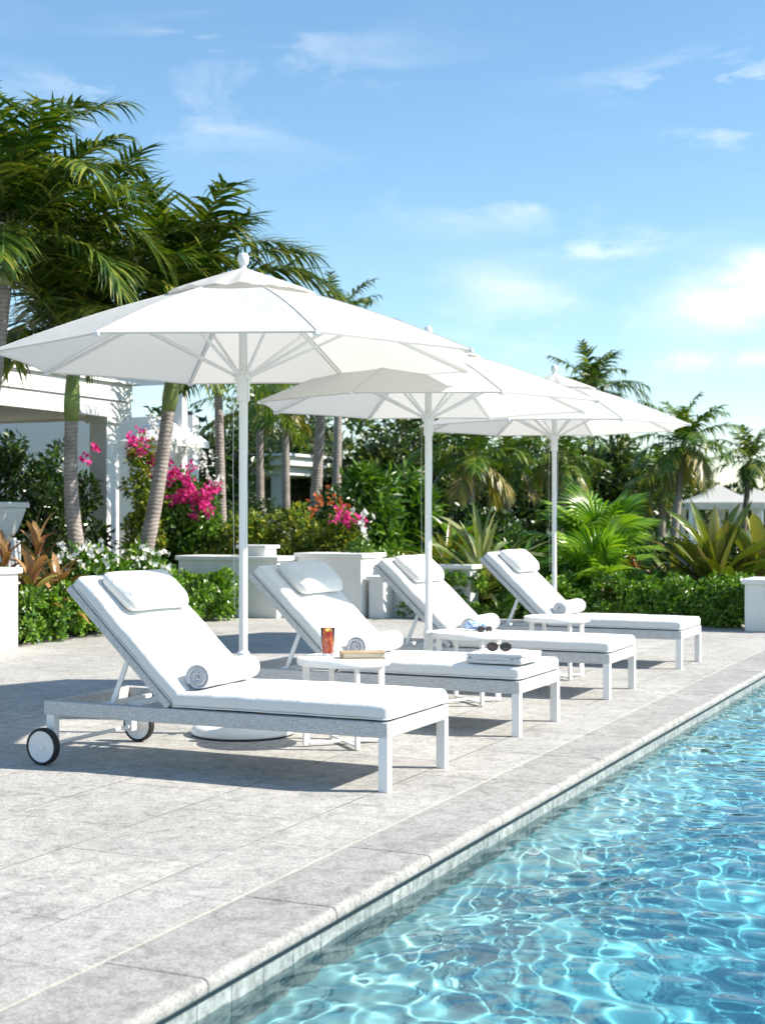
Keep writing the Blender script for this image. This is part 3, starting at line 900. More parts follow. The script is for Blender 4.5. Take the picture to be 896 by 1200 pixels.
# book
bk_loc = at(425, 8.04, 0.501)
bk = empty('book', bk_loc, R(24 + 6), 'closed tan hardback book lying on the nearest side table', 'book')
cov = simple('tan_book_cover', (0.36, 0.26, 0.15), 0.6, 0.12, 30); pg = None
m, nt, p, out = mat_new('book_pages'); O = nd(nt, 'ShaderNodeTexCoord').outputs['Object']
wv = nd(nt, 'ShaderNodeTexWave', {'Vector': O, 'Scale': 130.0, 'Distortion': 1.5}, bands_direction='Z')
nt.links.new(ramp(nt, wv.outputs[0], [(0.0, (0.55, 0.47, 0.34)), (1.0, (0.80, 0.72, 0.58))]), p.inputs['Base Color']); p.inputs['Roughness'].default_value = 0.9
b = MB(); b.add(rbox(0.235, 0.155, 0.026, 0.002), M=T(0.0, 0.003, 0.017)); b.build('page_block', m, bk)
b = MB(); b.add(rbox(0.25, 0.168, 0.0035, 0.0015), M=T(0, 0, 0.0019)); b.add(rbox(0.25, 0.168, 0.0035, 0.0015), M=T(0, 0, 0.0321)); b.add(rbox(0.004, 0.168, 0.031, 0.0018), M=T(-0.125, 0, 0.017)); b.build('cover', cov, bk)
b = MB(); b.add(rbox(0.10, 0.035, 0.0008, 0.0003), M=T(0.03, 0.01, 0.0344)); b.build('title_plate', simple('pale_title_plate', (0.6, 0.5, 0.35), 0.6), bk)

# blue cloth and dark glasses on the second table
def m_blue():
    m, nt, p, out = mat_new('blue_printed_cloth')
    O = nd(nt, 'ShaderNodeTexCoord').outputs['Object']
    v = nd(nt, 'ShaderNodeTexNoise', {'Vector': O, 'Scale': 38.0, 'Detail': 3.0, 'Distortion': 2.0})
    nt.links.new(ramp(nt, v.outputs[0], [(0.36, (0.05, 0.20, 0.45)), (0.47, (0.25, 0.5, 0.75)), (0.52, (0.8, 0.82, 0.85)), (0.62, (0.10, 0.32, 0.6))], 'CONSTANT'), p.inputs['Base Color'])
    p.inputs['Roughness'].default_value = 0.85
    return m
tp = tables[1].location
V, F = rbox(0.16, 0.10, 0.055, 0.026, (12, 10, 3), 3)
r = np.random.default_rng(4)
for _ in range(9):
    k = r.normal(0, 45, 3); V = V + 0.0028 * np.sin(V @ k + r.uniform(0, 6))[:, None] * r.normal(0, 1, 3)
V[:, 2] -= V[:, 2].min()
b = MB(); b.add((V, F)); o = b.build('blue_cloth', m_blue(), sharp=None)
q = at(557, 9.98, 0.5); o.location = tuple(q); o.rotation_euler = (0, 0, R(20)); tag(o, 'small crumpled blue and white patterned cloth on the second side table', 'cloth')

def sunglasses(loc, rz, s, label, folded=False):
    g = empty('sunglasses', loc, rz, label, 'sunglasses', None, s)
    dk = M.get('acetate') or simple('dark_acetate', (0.035, 0.012, 0.010), 0.18, 0.2); M['acetate'] = dk
    ln = M.get('lens') or simple('dark_lens', (0.03, 0.018, 0.022), 0.06, 0.05, spec=0.8); M['lens'] = ln
    for sx in (-1, 1):
        th = np.linspace(0, 2 * PI, 28, endpoint=False)
        cx = sx * 0.034
        rx = 0.028; rz_ = 0.0205
        pts = [(cx + rx * math.copysign(abs(math.cos(t)) ** 0.85, math.cos(t)), -0.006 * (abs(cx + rx * math.cos(t)) / 0.06) ** 2 * -1, 0.024 + rz_ * math.copysign(abs(math.sin(t)) ** 0.85, math.sin(t)) * (1 + 0.12 * math.cos(t) * sx)) for t in th]
        b = MB(); b.add((np.array(pts + [(cx, 0, 0.024)]), [[i, (i + 1) % 28, 28] for i in range(28)])); b.build('lens', ln, g)
    b = MB()
    for sx in (-1, 1):
        cx = sx * 0.034
        pts = [(cx + 0.028 * math.cos(t), 0.006 * (abs(cx + 0.028 * math.cos(t)) / 0.06) ** 2, 0.024 + 0.0205 * math.sin(t)) for t in np.linspace(0, 2 * PI, 33)]
        b.add(tube(pts, 0.0032, 8))
    b.add(tube([(-0.010, 0.0, 0.031), (0, -0.001, 0.034), (0.010, 0.0, 0.031)], 0.0032, 8))
    b.build('frame', dk, g)
    for sx in (-1, 1):
        b = MB()
        if folded: pts = [(sx * 0.064, 0.006, 0.032), (sx * 0.062, 0.012, 0.03), (0, 0.018 + 0.004 * sx, 0.02), (-sx * 0.05, 0.022 + 0.004 * sx, 0.006)]
        else: pts = [(sx * 0.063, 0.006, 0.032), (sx * 0.066, 0.03, 0.030), (sx * 0.064, 0.09, 0.020), (sx * 0.060, 0.135, 0.004)]
        b.add(tube(pts, 0.0028, 8)); b.build('temple', dk, g)
    return g
sunglasses(at(568, 9.86, 0.4995), R(24 + 25), 0.9, 'dark folded sunglasses lying beside the blue cloth on the second side table', True)

# folded towel with sunglasses on the second lounger
tz = 0.422
tw = at(590, 8.62); ft = empty('folded_towel', (tw[0], tw[1], tz - 0.002), R(-2), 'neatly folded white towel under the sunglasses on the foot end of the second lounger', 'towel')
b = MB()
for k in range(3):
    V, F = rbox(0.36 - 0.006 * (k % 2), 0.34, 0.022, 0.0105, (14, 10, 1), 3, 0.002)
    rr = np.random.default_rng(40 + k)
    for _ in range(5):
        kk = rr.normal(0, 14, 3); V = V + 0.0012 * np.sin(V @ kk + rr.uniform(0, 6))[:, None] * np.array([0.3, 0.4, 1])
    b.add((V, F), M=T(0.002 * k, 0, 0.011 + 0.0205 * k))
b.build('towel_stack', M['terry'], ft, sharp=None)
gt = simple('grey_stitching', (0.12, 0.12, 0.14), 0.8)
for x in (-0.15, 0.12):
    b = MB(); b.add(rbox(0.016, 0.0015, 0.006, 0.0005), M=T(x, -0.1705, 0.032)); b.build('care_tag', gt, ft)
sunglasses((tw[0] - 0.02, tw[1] - 0.03, tz + 0.062), R(24 - 8), 1.15, 'dark brown sunglasses with open temples on the folded towel')

# ================================================================== WALLS
def wallbox(name, x0, x1, y0, y1, h, label, cap=0.06, over=0.035, z0=0.0, mat='plaster'):
    o = empty(name, ((x0 + x1) / 2, (y0 + y1) / 2, z0), 0, label, 'wall')
    hx, hy = (x1 - x0) / 2, (y1 - y0) / 2
    b = MB(); b.add(box(-hx, hx, -hy, hy, 0, h - cap, 0.008, 2)); b.build('wall_body', M[mat], o)
    b = MB(); b.add(box(-hx - over, hx + over, -hy - over, hy + over, h - cap, h, 0.012, 2)); b.build('cap', M[mat], o)
    return o
wa = gnd(207, 722); 
wallbox('planter_wall', at(207, 19.0)[0], at(331, 18.55)[0], 16.15, 16.7, 0.80, 'white planter wall behind the nearest parasol pole, below the magenta bougainvillea')
wallbox('planter_wall', at(331, 18.55)[0] + 0.04, at(422, 18.4)[0], 16.62, 17.3, 0.84, 'white planter wall under the red and yellow leaved shrub, behind the second lounger')
wallbox('garden_wall', at(422, 18.5)[0] - 0.8, at(560, 18.5)[0], 17.05, 17.35, 0.70, 'low white wall between the planter walls and the long hedge')
wallbox('low_pier', -7.89, -7.68, 16.70, 17.0, 0.55, 'short white pier at the left end of the long hedge')
wallbox('low_wall', -10.3, -9.30, 8.6, 11.45, 0.80, 'white block wall at the left edge in front of the small hedge')
wallbox('low_pier', -3.06, -2.35, 16.55, 17.25, 0.60, 'white capped pier at the right edge beside the pool end of the hedge')
def urn(p, s, label, name='urn'):
    o = empty(name, p, 0, label, 'urn', None, s)
    b = MB()
    for w, z0, z1 in ((0.28, 0.0, 0.03), (0.20, 0.03, 0.05)): b.add(box(-w / 2, w / 2, -w / 2, w / 2, z0, z1, 0.006))
    V, F = rbox(0.42, 0.42, 0.30, 0.01, 6, 1); tzz = (V[:, 2] + 0.15) / 0.30; f = 0.55 + 0.45 * tzz ** 0.7; V[:, 0] *= f; V[:, 1] *= f
    b.add((V, F), M=T(0, 0, 0.20)); b.build('bowl', M['plaster'], o)
    b = MB(); b.add(box(-0.235, 0.235, -0.235, 0.235, 0.351, 0.41, 0.01, 2)); b.build('rim', M['plaster'], o)
    return o
pp = at(315, 18.9); urn((pp[0], pp[1] - 0.05, 0.80 if False else 0.0), 0.01, 'x') if False else None
b = MB(); b.add(box(-0.19, 0.19, -0.16, 0.16, 0, 0.10, 0.008)); b.add(box(-0.225, 0.225, -0.2, 0.2, 0.10, 0.145, 0.01)); o = b.build('wall_block', M['plaster']); q = at(315, 19.1); o.location = (q[0], 16.42, 0.80)
tag(o, 'small white square block standing on the planter wall behind the nearest parasol', 'block')
q = at(-2, 17.0); uo = urn((q[0], q[1], 1.03), 1.12, 'white tapered square urn at the left edge above the bronze rosette')
b = MB(); b.add(box(-0.17, 0.17, -0.17, 0.17, -0.92, 0.0, 0.008)); b.build('pedestal', M['plaster'], uo)

# ================================================================== HOUSE
def house():
    o = empty('house', at(70, 22.0), 0, 'white house with lapped fascia boards and a square porch column at the left', 'house')
    ox, oy = o.location.x, o.location.y
    A = at(152, 22.0)                      # near-right corner of the porch roof: far end of the fascia
    fx = A[0] - ox; fy = A[1] - oy
    zb, zt = zat(492, 22.0), zat(452, 22.0)
    b = MB()
    # fascia boards facing the pool, each lapping the next
    n = 4; hh = (zt - zb) / n
    for k in range(n):
        b.add(box(fx - 0.05, fx + 0.02 + 0.025 * (k % 2 == 0) + 0.012 * k, fy - 9, fy, zb + k * hh + 0.004, zb + (k + 1) * hh - 0.006, 0.006))
        b.add(box(fx - 6, fx - 0.06, fy - 0.04, fy + 0.0 + 0.01 * k, zb + k * hh + 0.004, zb + (k + 1) * hh - 0.006, 0.006))
    b.build('fascia', M['plaster_house'], o)
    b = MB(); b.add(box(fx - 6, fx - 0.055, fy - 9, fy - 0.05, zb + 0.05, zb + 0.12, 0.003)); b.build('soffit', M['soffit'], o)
    # pitched roof of thin courses
    b = MB(); rs = 14
    for k in range(rs):
        x1 = fx + 0.12 - k * 0.35
        b.add(box(x1 - 0.42, x1, fy - 9.1, fy + 0.1, zt + k * 0.14, zt + 0.035 + k * 0.14, 0.004))
        b.add(box(x1 - 0.40, x1 - 0.05, fy - 9.05, fy + 0.05, zt + k * 0.14 - 0.11, zt + k * 0.14 - 0.001, 0.002)) if k else None
    b.build('roof', M['plaster_house'], o)
    # porch columns
    for dy in (-0.42, -4.4):
        c = MB(); w = 0.16
        cxx = fx - 0.17
        c.add(box(cxx - w, cxx + w, fy + dy - w, fy + dy + w, 0, zb - 0.08, 0.01)); c.add(box(cxx - w - 0.05, cxx + w + 0.05, fy + dy - w - 0.05, fy + dy + w + 0.05, zb - 0.08, zb + 0.049, 0.01))
        c.add(box(cxx - w - 0.04, cxx + w + 0.04, fy + dy - w - 0.04, fy + dy + w + 0.04, 0, 0.2, 0.01)); c.build('column', M['plaster_house'], o)
    # wall set back, with windows
    bx = fx - 3.2
    b = MB(); b.add(box(bx - 0.2, bx, fy - 9, fy, 0, zb + 0.05, 0.005)); b.build('wall', M['plaster_house'], o)
    for dy in (-1.6, -4.4, -7.0):
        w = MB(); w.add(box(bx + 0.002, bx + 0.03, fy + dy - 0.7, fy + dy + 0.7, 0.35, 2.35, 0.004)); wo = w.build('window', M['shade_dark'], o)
        fr = MB()
        for (a0, a1, z0, z1) in ((-0.78, -0.7, 0.27, 2.43), (0.7, 0.78, 0.27, 2.43), (-0.7, 0.7, 2.35, 2.43), (-0.7, 0.7, 0.27, 0.35), (-0.02, 0.02, 0.35, 2.35)):
            fr.add(box(bx + 0.001, bx + 0.06, fy + dy + a0, fy + dy + a1, z0, z1, 0.003))
        fr.build('frame', M['plaster_house'], wo)
    b = MB(); b.add(box(fx - 7, fx - 0.75, fy + 3.0, fy + 3.2, 0, zb + 0.3, 0.005)); b.build('rear_wall', M['plaster_house'], o)
    # porch rail plinth
    b = MB(); b.add(box(fx - 2.9, fx + 0.2, fy + 0.1, fy + 0.35, 0, 1.12, 0.01)); b.build('plinth', M['plaster_house'], o)
    return o
house()
def pergola():
    d = 24.0
    q = at(212, d); o = empty('pergola', q, 0, 'white pergola post and beams seen between the two leaning palm trunks', 'pergola')
    zt = zat(450, d)
    b = MB(); b.add(box(-0.08, 0.08, -0.08, 0.08, 0, zt, 0.006)); b.build('post', M['plaster_house'], o)
    b = MB(); b.add(box(2.9, 3.06, -0.08 , 0.08, 0, zt, 0.006)) if False else None
    b = MB(); b.add(box(-3.0, 0.35, -0.05, 0.05, zt - 0.001 + 0.002, zt + 0.16, 0.006)); b.build('beam', M['plaster_house'], o)
    b = MB(); b.add(box(-0.05, 0.05, -0.9, 2.2, zt + 0.163, zt + 0.25, 0.006)); b.build('beam', M['plaster_house'], o)
    # low hipped canopy below
    b = MB(); z0, z1 = zat(517, d), zat(497, d)
    V = np.array([[-0.9, -.5, z0], [0.25, -.5, z0], [0.25, .5, z0], [-0.9, .5, z0], [-.5, 0, z1 + .12], [-0.15, 0, z1 + .12], [-0.9, -.5, z0 - .1], [0.25, -.5, z0 - .1], [0.25, .5, z0 - .1], [-0.9, .5, z0 - .1]])
    b.add((V, [[0, 1, 5, 4], [1, 2, 5], [2, 3, 4, 5], [3, 0, 4], [0, 6, 7, 1], [1, 7, 8, 2], [2, 8, 9, 3], [3, 9, 6, 0]])); b.build('roof', M['plaster_house'], o, smooth=False)
pergola()
def pavilion():
    d = 36.0
    q = at(330, d); o = empty('pavilion', q, 0, 'long low white pavilion with flat roof behind the garden shrubs', 'pavilion')
    x1 = at(384, d)[0] - q[0]; 
    zt, zb = zat(541, d), zat(554, d)
    b = MB(); b.add(box(-6.5, x1, -1.6, 3.5, zb + 0.12, zt + 0.05, 0.02)); b.add(box(-6.6, x1 + 0.12, -1.72, 3.6, zt + 0.052, zt + 0.12, 0.02)); b.build('roof', M['plaster_house'], o)
    b = MB(); b.add(box(-6.3, x1 - 0.2, -1.4, 3.3, zb - 0.10, zb + 0.118, 0.01)); b.build('beam', M['plaster_house'], o)
    for x in (-4.2, -2.2, -0.25, x1 - 0.4 - 0.0):
        b = MB(); b.add(box(x - 0.22, x + 0.14, -1.35, -1.05, 0, zb - 0.101, 0.01)); b.build('column', M['plaster_house'], o)
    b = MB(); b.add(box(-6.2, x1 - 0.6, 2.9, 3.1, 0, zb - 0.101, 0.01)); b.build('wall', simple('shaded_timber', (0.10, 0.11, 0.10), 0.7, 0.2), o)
pavilion()
def cabana(px, d, w, label, apex_y, eave_y):
    q = at(px, d); o = empty('cabana', q, R(24), label, 'cabana', 'white tented cabanas beyond the hedge')
    ze, za = zat(eave_y, d), zat(apex_y, d)
    h = w / 2; V = [(-h, -h, ze), (h, -h, ze), (h, h, ze), (-h, h, ze), (0, 0, za)]
    # slightly concave pyramid
    V2 = []; F = []
    n = 6
    for k in range(4):
        a = np.array(V[k]); c = np.array(V[(k + 1) % 4]); base = len(V2)
        for i in range(n + 1):
            t = i / n
            for j in range(n + 1):
                e = a * (1 - j / n) + c * (j / n); p = e * (1 - t) + np.array(V[4]) * t; p[2] -= 0.10 * math.sin(t * PI) * 1.0
                V2.append(p)
        for i in range(n):
            for j in range(n): F.append([base + i * (n + 1) + j, base + i * (n + 1) + j + 1, base + (i + 1) * (n + 1) + j + 1, base + (i + 1) * (n + 1) + j])
    b = MB(); b.add((np.array(V2), F)); b.build('roof', M['canopy'], o, sharp=25)
    b = MB(); 
    for x0, x1, y0, y1 in ((-h, h, -h - 0.02, -h), (-h, h, h, h + 0.02), (-h - 0.02, -h, -h, h), (h, h + 0.02, -h, h)): b.add(box(x0, x1, y0, y1, ze - 0.28, ze, 0.002))
    b.build('valance', M['canopy'], o)
    for sx in (-1, 1):
        for sy in (-1, 1):
            b = MB(); b.add(box(sx * (h - 0.1) - 0.07, sx * (h - 0.1) + 0.07, sy * (h - 0.1) - 0.07, sy * (h - 0.1) + 0.07, 0, ze - 0.05, 0.01)); b.build('post', M['plaster_house'], o)
            b = MB(); V, F = rbox(0.35, 0.35, ze - 0.3, 0.1, (4, 4, 8), 2); V[:, :2] *= (0.55 + 0.45 * np.abs(V[:, 2:3] / (ze / 2)) ** 1.5); b.add((V, F), M=T(sx * (h - 0.3), sy * (h - 0.3), ze / 2 - 0.1)); b.build('curtain', M['canopy'], o)
cabana(841, 60, 3.1, 'white tented cabana with pointed roof, the left one beyond the hedge', 567, 589)
cabana(884, 66, 3.1, 'white tented cabana at the right edge, partly behind a slender palm trunk', 571, 590)

# ================================================================== FOLIAGE
G = lambda *c: c
M['hedge'] = m_leaf('hedge_leaf', [G(0.03, 0.09, 0.008), G(0.08, 0.19, 0.015), G(0.15, 0.30, 0.025), G(0.24, 0.38, 0.03)], 0.28, 0.28, 0.8)
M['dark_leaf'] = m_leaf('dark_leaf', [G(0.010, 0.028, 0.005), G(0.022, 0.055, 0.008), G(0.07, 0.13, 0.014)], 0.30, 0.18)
M['mid_leaf'] = m_leaf('mid_leaf', [G(0.03, 0.085, 0.010), G(0.08, 0.18, 0.018), G(0.17, 0.29, 0.03)], 0.30, 0.28, 0.7)
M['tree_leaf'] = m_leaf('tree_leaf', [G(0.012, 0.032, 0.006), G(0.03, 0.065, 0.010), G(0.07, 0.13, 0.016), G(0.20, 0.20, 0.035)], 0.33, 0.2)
M['lime_leaf'] = m_leaf('yellow_green_leaf', [G(0.03, 0.08, 0.012), G(0.10, 0.18, 0.02), G(0.26, 0.30, 0.03), G(0.36, 0.34, 0.04)], 0.35, 0.3)
M['croton'] = m_leaf('red_orange_leaf', [G(0.04, 0.08, 0.015), G(0.30, 0.05, 0.02), G(0.42, 0.10, 0.04), G(0.20, 0.16, 0.02), G(0.42, 0.20, 0.05)], 0.35, 0.25)
M['brom'] = m_leaf('bromeliad_leaf', [G(0.12, 0.045, 0.02), G(0.32, 0.12, 0.06), G(0.48, 0.26, 0.13), G(0.14, 0.17, 0.03), G(0.40, 0.20, 0.12)], 0.25, 0.18)
M['bigleaf'] = m_leaf('olive_bronze_leaf', [G(0.06, 0.10, 0.012), G(0.15, 0.18, 0.022), G(0.17, 0.11, 0.03), G(0.13, 0.20, 0.025), G(0.09, 0.10, 0.02), G(0.20, 0.22, 0.03), G(0.34, 0.30, 0.10)], 0.22, 0.2, 0.7)
M['variegated'] = m_leaf('striped_strap_leaf', [G(0.05, 0.11, 0.02), G(0.14, 0.20, 0.03), G(0.42, 0.42, 0.20), G(0.08, 0.14, 0.03), G(0.25, 0.28, 0.08)], 0.22, 0.2, 0.7)
M['palm'] = m_leaf('palm_leaflet', [G(0.012, 0.042, 0.006), G(0.035, 0.085, 0.010), G(0.09, 0.155, 0.014), G(0.32, 0.32, 0.05)], 0.34, 0.26, 0.6)
M['palm_far'] = m_leaf('far_palm_leaflet', [G(0.03, 0.08, 0.010), G(0.06, 0.14, 0.014), G(0.12, 0.20, 0.02), G(0.24, 0.25, 0.04)], 0.33, 0.3)
M['palm_dry'] = m_leaf('drying_palm_leaflet', [G(0.16, 0.17, 0.03), G(0.30, 0.26, 0.06), G(0.40, 0.30, 0.12)], 0.4, 0.3)
M['fan'] = m_leaf('fan_palm_leaf', [G(0.06, 0.17, 0.014), G(0.16, 0.32, 0.025), G(0.30, 0.45, 0.04)], 0.28, 0.35)
M['bougain'] = m_leaf('magenta_bract', [G(0.60, 0.015, 0.20), G(0.78, 0.03, 0.33), G(0.70, 0.06, 0.22), G(0.80, 0.10, 0.42)], 0.6, 0.35, 0.3, (0.85, 0.05, 0.35))
M['white_petal'] = m_leaf('white_petal', [G(0.75, 0.76, 0.72), G(0.82, 0.82, 0.8)], 0.6, 0.3, 0.3, (0.8, 0.8, 0.7))
M['red_petal'] = m_leaf('red_petal', [G(0.40, 0.06, 0.03), G(0.45, 0.14, 0.04), G(0.50, 0.24, 0.07)], 0.6, 0.3, 0.3, (0.8, 0.15, 0.05))
def m_trunk(name, a, b_, ring=True, rs=9.0):
    m, nt, p, out = mat_new(name)
    O = nd(nt, 'ShaderNodeTexCoord').outputs['Object']
    n = nd(nt, 'ShaderNodeTexNoise', {'Vector': O, 'Scale': 7.0, 'Detail': 8.0, 'Roughness': 0.7})
    w = nd(nt, 'ShaderNodeTexWave', {'Vector': O, 'Scale': rs * 0.7, 'Distortion': 6.0, 'Detail': 4.0, 'Detail Scale': 0.8}, bands_direction='Z')
    c1 = ramp(nt, n.outputs[0], [(0.3, a), (0.7, b_)])
    c2 = ramp(nt, w.outputs[0], [(0.0, g3(0.60)), (0.16, g3(0.95)), (1.0, g3(1.08))])
    x = nd(nt, 'ShaderNodeMixRGB', {0: 0.85 if ring else 0.2, 1: c1, 2: c2}, blend_type='MULTIPLY')
    nt.links.new(x.outputs[0], p.inputs['Base Color']); p.inputs['Roughness'].default_value = 0.85
    bb = nd(nt, 'ShaderNodeBump', {'Height': w.outputs[0], 'Strength': 0.25, 'Distance': 0.02}); nt.links.new(bb.outputs[0], p.inputs['Normal'])
    return m
M['trunk'] = m_trunk('ringed_palm_bark', (0.20, 0.16, 0.14), (0.38, 0.33, 0.30))
M['bark'] = m_trunk('brown_bark', (0.08, 0.06, 0.045), (0.20, 0.16, 0.12), False)
M['shaft'] = simple('green_crownshaft', (0.16, 0.22, 0.05), 0.4, 0.25, 5)
M['stalk'] = simple('frond_stalk', (0.22, 0.26, 0.06), 0.45, 0.2, 5)
M['stem'] = simple('shrub_stem', (0.10, 0.08, 0.05), 0.8, 0.2)

def unit(v): return v / (np.linalg.norm(v, axis=-1, keepdims=True) + 1e-9)
def leaves(P, D, N, L, W, fold=0.18, curl=0.12):
    D = unit(D); S = unit(np.cross(D, N)); N = np.cross(S, D)
    L = L[:, None]; W = W[:, None]
    v0 = P; v1 = P + D * L * 0.42 + S * W / 2 + N * fold * W; v2 = P + D * L - N * curl * L; v3 = P + D * L * 0.42 - S * W / 2 + N * fold * W
    V = np.stack([v0, v1, v2, v3], 1).reshape(-1, 3)
    n = len(P); b = np.arange(n)[:, None] * 4
    F = np.concatenate([b + np.array([[0, 1, 2]]), b + np.array([[0, 2, 3]])], 1).reshape(-1, 3)
    return V, F
def round_leaves(P, D, N, L, W):
    """six-cornered leaf for plants near the camera"""
    D = unit(D); S = unit(np.cross(D, N)); N = np.cross(S, D)
    L = L[:, None]; W = W[:, None]
    pts = [P, P + D * L * 0.3 + S * W * 0.42 + N * W * 0.12, P + D * L * 0.72 + S * W * 0.45 + N * W * 0.12, P + D * L - N * L * 0.1,
           P + D * L * 0.72 - S * W * 0.45 + N * W * 0.12, P + D * L * 0.3 - S * W * 0.42 + N * W * 0.12]
    V = np.stack(pts, 1).reshape(-1, 3); n = len(P); b = np.arange(n)[:, None] * 6
    F = np.concatenate([b + np.array([[0, 1, 2, 3]]), b + np.array([[0, 3, 4, 5]])], 1).reshape(-1, 4)
    return V, F
def clump_cloud(n, nc, shape, size, cr, r, up=0.5, shell=0.6, bottom=True):
    """leaf positions in clumps filling an ellipsoid or box of half sizes `size`"""
    size = np.array(size)
    if shape == 'box':
        C = r.uniform(-1, 1, (nc, 3))
        m = r.integers(0, 3, nc); s = r.choice([-1, 1], nc)
        pick = r.random(nc) < shell
        for i in range(nc):
            if pick[i]: C[i, m[i]] = s[i] * r.uniform(0.75, 1.0)
        C = C * np.maximum(size - cr * 0.7, 0.01)
    else:
        u = unit(r.normal(0, 1, (nc, 3))); rad = r.random(nc) ** (1 / 3) if shell <= 0 else (shell + (1 - shell) * r.random(nc) ** 0.6)
        rad = np.where(r.random(nc) < 0.25, rad * r.random(nc), rad)
        C = u * rad[:, None] * np.maximum(size - cr * 0.6, 0.02)
    crs = cr * r.uniform(0.6, 1.3, nc)
    k = r.integers(0, nc, n)
    u = unit(r.normal(0, 1, (n, 3)) + np.array([0, 0, 0.15]))
    P = C[k] + u * (crs[k] * r.uniform(0.45, 1.05, n))[:, None]
    D = u * 0.75 + r.normal(0, 0.45, (n, 3)) + np.array([0, 0, 0.1])
    N = u * 0.5 + r.normal(0, 0.45, (n, 3)) + np.array([0, 0, up])
    return P, D, N, C
def shrub(name, px, py_base, d, w, h, label, cat, mat, n=2500, ls=0.08, lw=0.45, nc=40, cr=0.16, depth=None, flowers=(), seed=1, z0=0.0, group=None, rnd=False, shell=0.55, stem=True, zc=None, loc=None):
    """w, h in metres; origin at the ground under it"""
    r = np.random.default_rng(seed)
    q = at(px, d, z0) if loc is None else loc
    o = empty(name, q, 0, label, cat, group)
    depth = depth or w * 0.8
    P, D, N, C = clump_cloud(n, nc, 'ell', (w / 2, depth / 2, h / 2), cr, r, 0.5, shell)
    zc = h / 2 if zc is None else zc
    P[:, 2] += zc; P[:, 2] = np.maximum(P[:, 2], 0.01 - z0)
    L = ls * r.uniform(0.6, 1.3, n)
    VF = (round_leaves if rnd else leaves)(P, D, N, L, L * lw)
    b = MB(); b.add(VF); b.build('foliage', M[mat], o, smooth=False)
    if stem:
        b = MB(); base = np.array([0, 0, 0.0])
        for i in range(min(12, nc)):
            c = C[i] + np.array([0, 0, zc]); mid = c * 0.5 + r.normal(0, 0.04, 3)
            b.add(tube([base + r.normal(0, 0.03, 3) * np.array([1, 1, 0]), mid, c], [0.022, 0.014, 0.005], 6))
        b.build('stem', M['stem'], o)
    for (fm, nf, fs, spots) in flowers:
        # flower heads: clusters of petals at the surface; spots in photo pixels (px, py, radius px) or None
        allP = []; 
        b = MB()
        for (fx, fy, fr) in spots:
            c = at(fx, d - depth * 0.36, zat(fy, d - depth * 0.36)) - np.array(o.location)
            rad = fr * d / FPX
            k = nf
            u = unit(r.normal(0, 1, (k, 3)))
            sub = r.normal(0, 0.75, (6, 3)) * rad; heads = c + sub[r.integers(0, 6, k)] + r.normal(0, 0.42, (k, 3)) * rad
            pp = np.repeat(heads, 5, 0); a = np.tile(np.arange(5) / 5 * 2 * PI, k)
            ax = unit(u + (-np.array([*FV, 0])) * 0.8 + np.array([0, 0, 0.3])); ax = np.repeat(ax, 5, 0)
            e1 = unit(np.cross(ax, np.array([0.3, 0.2, 1.0]))); e2 = np.cross(ax, e1)
            Dd = e1 * np.cos(a)[:, None] + e2 * np.sin(a)[:, None] + ax * 0.35
            Lp = fs * r.uniform(0.8, 1.2, 5 * k)
            b.add(leaves(pp, Dd, ax, Lp, Lp * 0.8, 0.1, 0.05))
        b.build('blossom', M[fm], o, smooth=False)
    return o

# ---- clipped hedges
def hedge(x0, x1, y0, y1, h, n, label, seed, ls=0.05, nc=260, cr=0.10):
    r = np.random.default_rng(seed)
    c = ((x0 + x1) / 2, (y0 + y1) / 2, 0)
    o = empty('hedge', c, 0, label, 'hedge')
    P, D, N, C = clump_cloud(n, nc, 'box', ((x1 - x0) / 2, (y1 - y0) / 2, h / 2), cr, r, 0.45, 0.85)
    P[:, 2] += h / 2; P[:, 2] += 0.03 * np.sin(P[:, 0] * 3.1) + 0.02 * np.sin(P[:, 1] * 5.0); P[:, 2] = np.maximum(P[:, 2], 0.015)
    L = ls * r.uniform(0.7, 1.35, n)
    b = MB(); b.add(round_leaves(P, D, N, L, L * 0.55)); b.build('foliage', M['hedge'], o, smooth=False)
    return o
hedge(-10.5, -9.22, 11.5, 16.0, 0.58, 29000, 'short clipped green hedge behind the head of the nearest lounger', 3, 0.056, 300, 0.10)
hedge(-7.62, -3.12, 16.86, 17.95, 0.60, 26000, 'long clipped green hedge running behind the farthest lounger', 4, 0.055, 330, 0.10)

